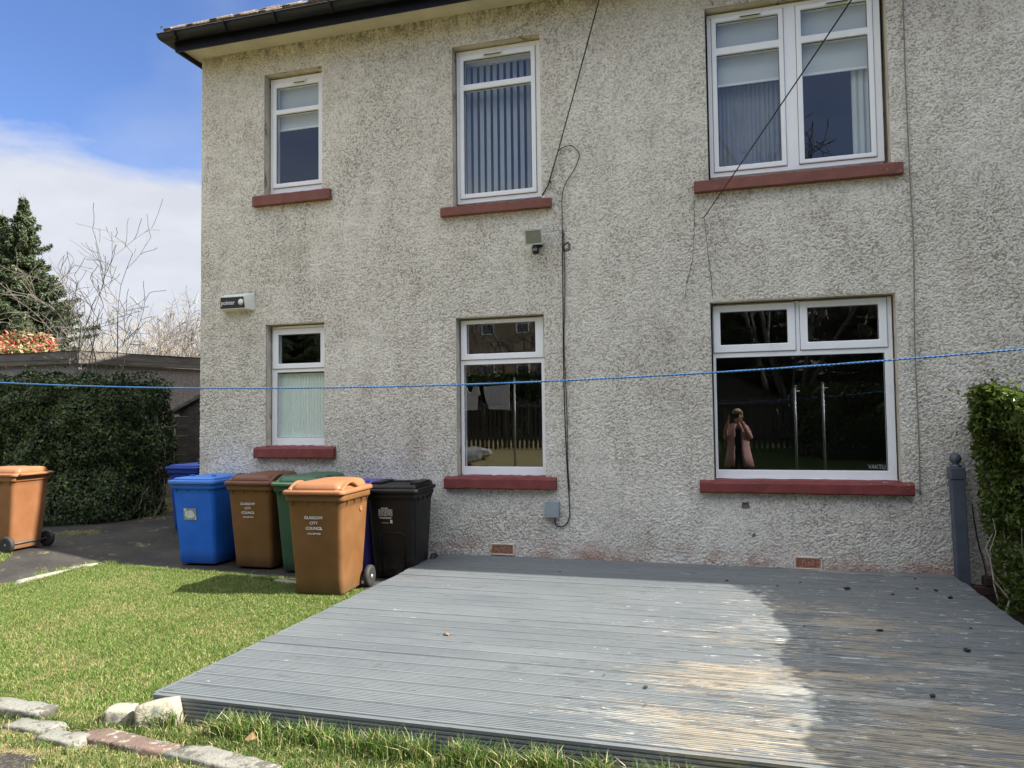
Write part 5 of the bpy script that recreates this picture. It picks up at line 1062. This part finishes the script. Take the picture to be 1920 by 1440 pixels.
sd = thing('garden_shed', 'dark gabled garden shed beyond the fence, seen in the reflection', 'shed', (-.2, -21.5, .4))
m = MB(); m.add([(-1.6, 0, 0), (1.6, 0, 0), (1.6, 0, 1.9), (0, 0, 2.7), (-1.6, 0, 1.9), (-1.6, -2, 0), (1.6, -2, 0), (1.6, -2, 1.9), (0, -2, 2.7), (-1.6, -2, 1.9)], [(0, 4, 3, 2, 1), (5, 6, 7, 8, 9), (1, 2, 7, 6), (0, 5, 9, 4)]); m.build('wall', SWOOD, sd)
m = MB(); m.add([(-1.8, .15, 1.8), (0, .15, 2.75), (0, -2.1, 2.75), (-1.8, -2.1, 1.8)], [(0, 1, 2, 3)]); m.add([(1.8, .15, 1.8), (0, .15, 2.752), (0, -2.1, 2.752), (1.8, -2.1, 1.8)], [(0, 1, 2, 3)]); m.build('roof', GWOOD, sd)
for i, (x, y, h) in enumerate(((1.20, -8.5, 2.0), (1.72, -8.6, 2.05), (-5.1, -10.4, 2.42), (-9.0, -12.2, 2.42))):
    m = MB(); m.tube([(x, y, -.02), (x, y, h)], .026, 10); m.tube([(x - .1, y, h - .08), (x + .1, y, h - .08)], .01, 6); m.lathe([(.034, 0), (.034, .02), (0, .03)], 10, Matrix.Translation((x, y, h)))
    tag(m.build('clothes_pole', STEEL), ('clothes pole behind the viewer, left of the pair seen in the large lower window', 'clothes pole behind the viewer, right of the pair seen in the large lower window', 'clothes pole behind the viewer beside the hung washing', 'far clothes pole behind the viewer at the other end of the washing')[i], 'clothes pole')
m = MB(); m.tube([(-9.0 + 3.9 * t, -12.2 + 1.8 * t, 2.36 - .08 * math.sin(math.pi * t)) for t in [i / 20 for i in range(21)]], .004, 5); tag(m.build('washing_line', ROPE), 'second washing line behind the viewer with clothes on it', 'washing line')
CLOTH = simple('white_laundry', (0.72, 0.70, 0.74), .85, .06, 6)
def laundry(name, pts, label, cat):
    d = Vector((3.9, 1.8, 0)).normalized(); base = Vector((-6.72, -11.15, 2.28)); m = MB(); n = len(pts); f = [base + d * a + Vector((0, 0, b)) + Vector((.4, -.9, 0)) * (.03 * math.sin(a * 13)) for a, b in pts]; k = Vector((.004, -.009, 0))
    m.add(f + [p + k for p in f], [tuple(range(n)), tuple(range(n, 2 * n))[::-1]] + [(i, (i + 1) % n, n + (i + 1) % n, n + i) for i in range(n)]); o = m.build(name, CLOTH); tag(o, label, cat)
laundry('washed_top', [(0, 0), (.12, .0), (.17, -.13), (.27, -.17), (.37, -.13), (.42, 0), (.54, 0), (.62, -.22), (.52, -.27), (.50, -.62), (.04, -.62), (.02, -.27), (-.08, -.22)], 'white top hung on the line behind the viewer', 'clothing')
laundry('bed_sheet', [(.75, -.02), (1.6, 0), (1.6, -.62), (.95, -.60), (.85, -.35)], 'white sheet folded over the line behind the viewer', 'bedding')

blob('garden_sack', simple('grey_sack', (0.33, 0.34, 0.33), .85, .5, 5), -8.35, -16.6, .05, .46, 91, 'white sack of garden waste slumped by the fence behind the viewer', 'sack', None, .6, 1.3)
# ------------------------------------------------------------------ the person taking the photograph (seen in the large lower window)
def skin(name, J, E, mat, parent, sub=2, label=None):
    """J: list of (x,y,z,r) or (x,y,z,rx,ry); first is the root"""
    me = bpy.data.meshes.new(name); me.from_pydata([j[:3] for j in J], E, []); o = bpy.data.objects.new(name, me); col.objects.link(o)
    s = o.modifiers.new('skin', 'SKIN'); s.use_smooth_shade = True
    for i, j in enumerate(J): v = me.skin_vertices[0].data[i]; v.radius = (j[3], j[4] if len(j) > 4 else j[3]); v.use_root = (i == 0)
    b = o.modifiers.new('sub', 'SUBSURF'); b.levels = sub; b.render_levels = sub; me.materials.append(mat)
    if parent: o.parent = parent
    return o
SKIN = simple('skin', (0.52, 0.30, 0.22), .5, .08); COAT = simple('salmon_coat', (0.60, 0.34, 0.32), .85, .12, 9, .2, 80); DKCL = simple('dark_top', (0.02, 0.02, 0.03), .8, .2); JEAN = simple('dark_jeans', (0.035, 0.045, 0.08), .85, .2, 20); HAIR = simple('blonde_hair', (0.48, 0.38, 0.22), .5, .25, 60, .5, 90); SHOE = simple('dark_shoe', (0.02, 0.02, 0.02), .5, .1)
pe = thing('person', 'person in open salmon coat and dark jeans holding up a phone, reflected in the window', 'person', (0.10, -7.36, 0))
# local: +y faces the house
body = [(0, 0, .78, .085, .075), (0, 0, .95, .095, .08), (0, .005, 1.12, .11, .085), (0, 0, 1.24, .09, .07), (0, .01, 1.30, .045), (0, .03, 1.36, .045), (0, .05, 1.42, .072, .085), (0, .04, 1.485, .070, .085),
        (.13, 0, 1.235, .045), (.22, .04, 1.03, .034), (.10, .22, 1.24, .026), (.055, .27, 1.385, .020), (-.13, 0, 1.235, .045), (-.22, .04, 1.03, .034), (-.20, .22, 1.24, .026), (-.16, .28, 1.385, .020),
        (.085, 0, .72, .075), (.09, .01, .42, .05), (.09, -.02, .09, .036), (.09, .10, .03, .030), (-.085, 0, .72, .075), (-.09, .01, .42, .05), (-.09, -.02, .09, .036), (-.09, .10, .03, .030), (0, .128, 1.425, .014), (0, .115, 1.375, .02)]
bE = [(0, 1), (1, 2), (2, 3), (3, 4), (4, 5), (5, 6), (6, 7), (3, 8), (8, 9), (9, 10), (10, 11), (3, 12), (12, 13), (13, 14), (14, 15), (0, 16), (16, 17), (17, 18), (18, 19), (0, 20), (20, 21), (21, 22), (22, 23), (6, 24), (24, 25)]
skin('body', body, bE, SKIN, pe)
for sg, bx in ((1, .055), (-1, -.16)):      # hands: palm rooted at the wrist, five fingers curled round the phone edge
    H = [(bx, .28, 1.39, .020, .014), (bx, .295, 1.425, .024, .012)]; E_ = [(0, 1)]
    inw = -1 if sg > 0 else 1
    for k in range(4):
        b0 = len(H); zz = 1.41 + k * .016; L1 = (.026, .030, .028, .022)[k]
        H += [(bx + inw * .006, .312, zz, .0085), (bx + inw * L1, .335, zz + .004, .0078), (bx + inw * (L1 + .018), .348, zz + .006, .007)]; E_ += [(1, b0), (b0, b0 + 1), (b0 + 1, b0 + 2)]
    b0 = len(H); H += [(bx + inw * .02, .300, 1.405, .010), (bx + inw * .042, .312, 1.425, .009)]; E_ += [(0, b0), (b0, b0 + 1)]
    skin('hand', H, E_, SKIN, pe, 1)
sl_ = [(.03, 0, 1.27, .08), (.14, 0, 1.24, .062), (.225, .035, 1.02, .050), (.13, .18, 1.20, .040), (.075, .24, 1.34, .036)]
skin('coat_sleeve', sl_, [(0, 1), (1, 2), (2, 3), (3, 4)], COAT, pe); skin('coat_sleeve', [(-.03, 0, 1.27, .08), (-.14, 0, 1.24, .062), (-.225, .035, 1.02, .050), (-.215, .18, 1.20, .040), (-.17, .25, 1.34, .036)], [(0, 1), (1, 2), (2, 3), (3, 4)], COAT, pe)
m = MB(); secs = []   # open A-line coat
for z, a, b in ((.52, .27, .19), (.70, .235, .165), (.90, .20, .145), (1.08, .19, .14), (1.20, .19, .13), (1.27, .13, .10), (1.31, .07, .07)):
    secs.append([(a * math.sin(t), -b * math.cos(t) - .0, z) for t in [R(-163 + 326 * i / 28) for i in range(29)]])
n_ = 29; vs = [p for s_ in secs for p in s_]; m.add(vs, [(i * n_ + k, i * n_ + k + 1, (i + 1) * n_ + k + 1, (i + 1) * n_ + k) for i in range(len(secs) - 1) for k in range(n_ - 1)], True); o = m.build('coat', COAT, pe); sd_ = o.modifiers.new('thick', 'SOLIDIFY'); sd_.thickness = .012
skin('top', [(0, 0, .70, .15, .12), (0, 0, .98, .14, .115), (0, .005, 1.14, .145, .11), (0, 0, 1.25, .11, .085)], [(0, 1), (1, 2), (2, 3)], DKCL, pe)
skin('trousers', [(0, 0, .80, .12, .10), (.09, 0, .70, .092), (.095, .01, .42, .066), (.095, -.015, .11, .056), (-.09, 0, .70, .092), (-.095, .01, .42, .066), (-.095, -.015, .11, .056)], [(0, 1), (1, 2), (2, 3), (0, 4), (4, 5), (5, 6)], JEAN, pe)
for sg in (-1, 1): skin('shoe', [(sg * .09, -.03, .04, .045), (sg * .092, .06, .035, .042), (sg * .094, .13, .028, .032)], [(0, 1), (1, 2)], SHOE, pe, 1)
bm = bmesh.new(); bmesh.ops.create_uvsphere(bm, u_segments=28, v_segments=20, radius=1)
for v in bm.verts:
    c = v.co.copy(); k = 1 + .05 * mnoise.noise(c * 5) ; v.co = Vector((c.x * .098 * k, c.y * .108 * k + .028, c.z * .115 * k + 1.475))
    if c.y > .35 and c.z < .42: v.co.y = .028 + .35 * .108; 
    if c.z < -.2 and c.y < .35: v.co.x *= 1.12
me = bpy.data.meshes.new('hair'); bm.to_mesh(me); bm.free(); o = bpy.data.objects.new('hair', me); col.objects.link(o); o.parent = pe; me.materials.append(HAIR)
for f in me.polygons: f.use_smooth = True
ph = thing('phone', 'dark phone held up in both hands, at the spot the photograph is taken from', 'phone', (0.045, -7.014, 1.445))
m = MB(); m.box(-.078, .078, -.004, .004, -.038, .038); m.build('case', BLKP, ph, .003)
m = MB(); m.box(-.072, .072, -.0052, -.0041, -.034, .034); m.build('screen', FGL, ph)
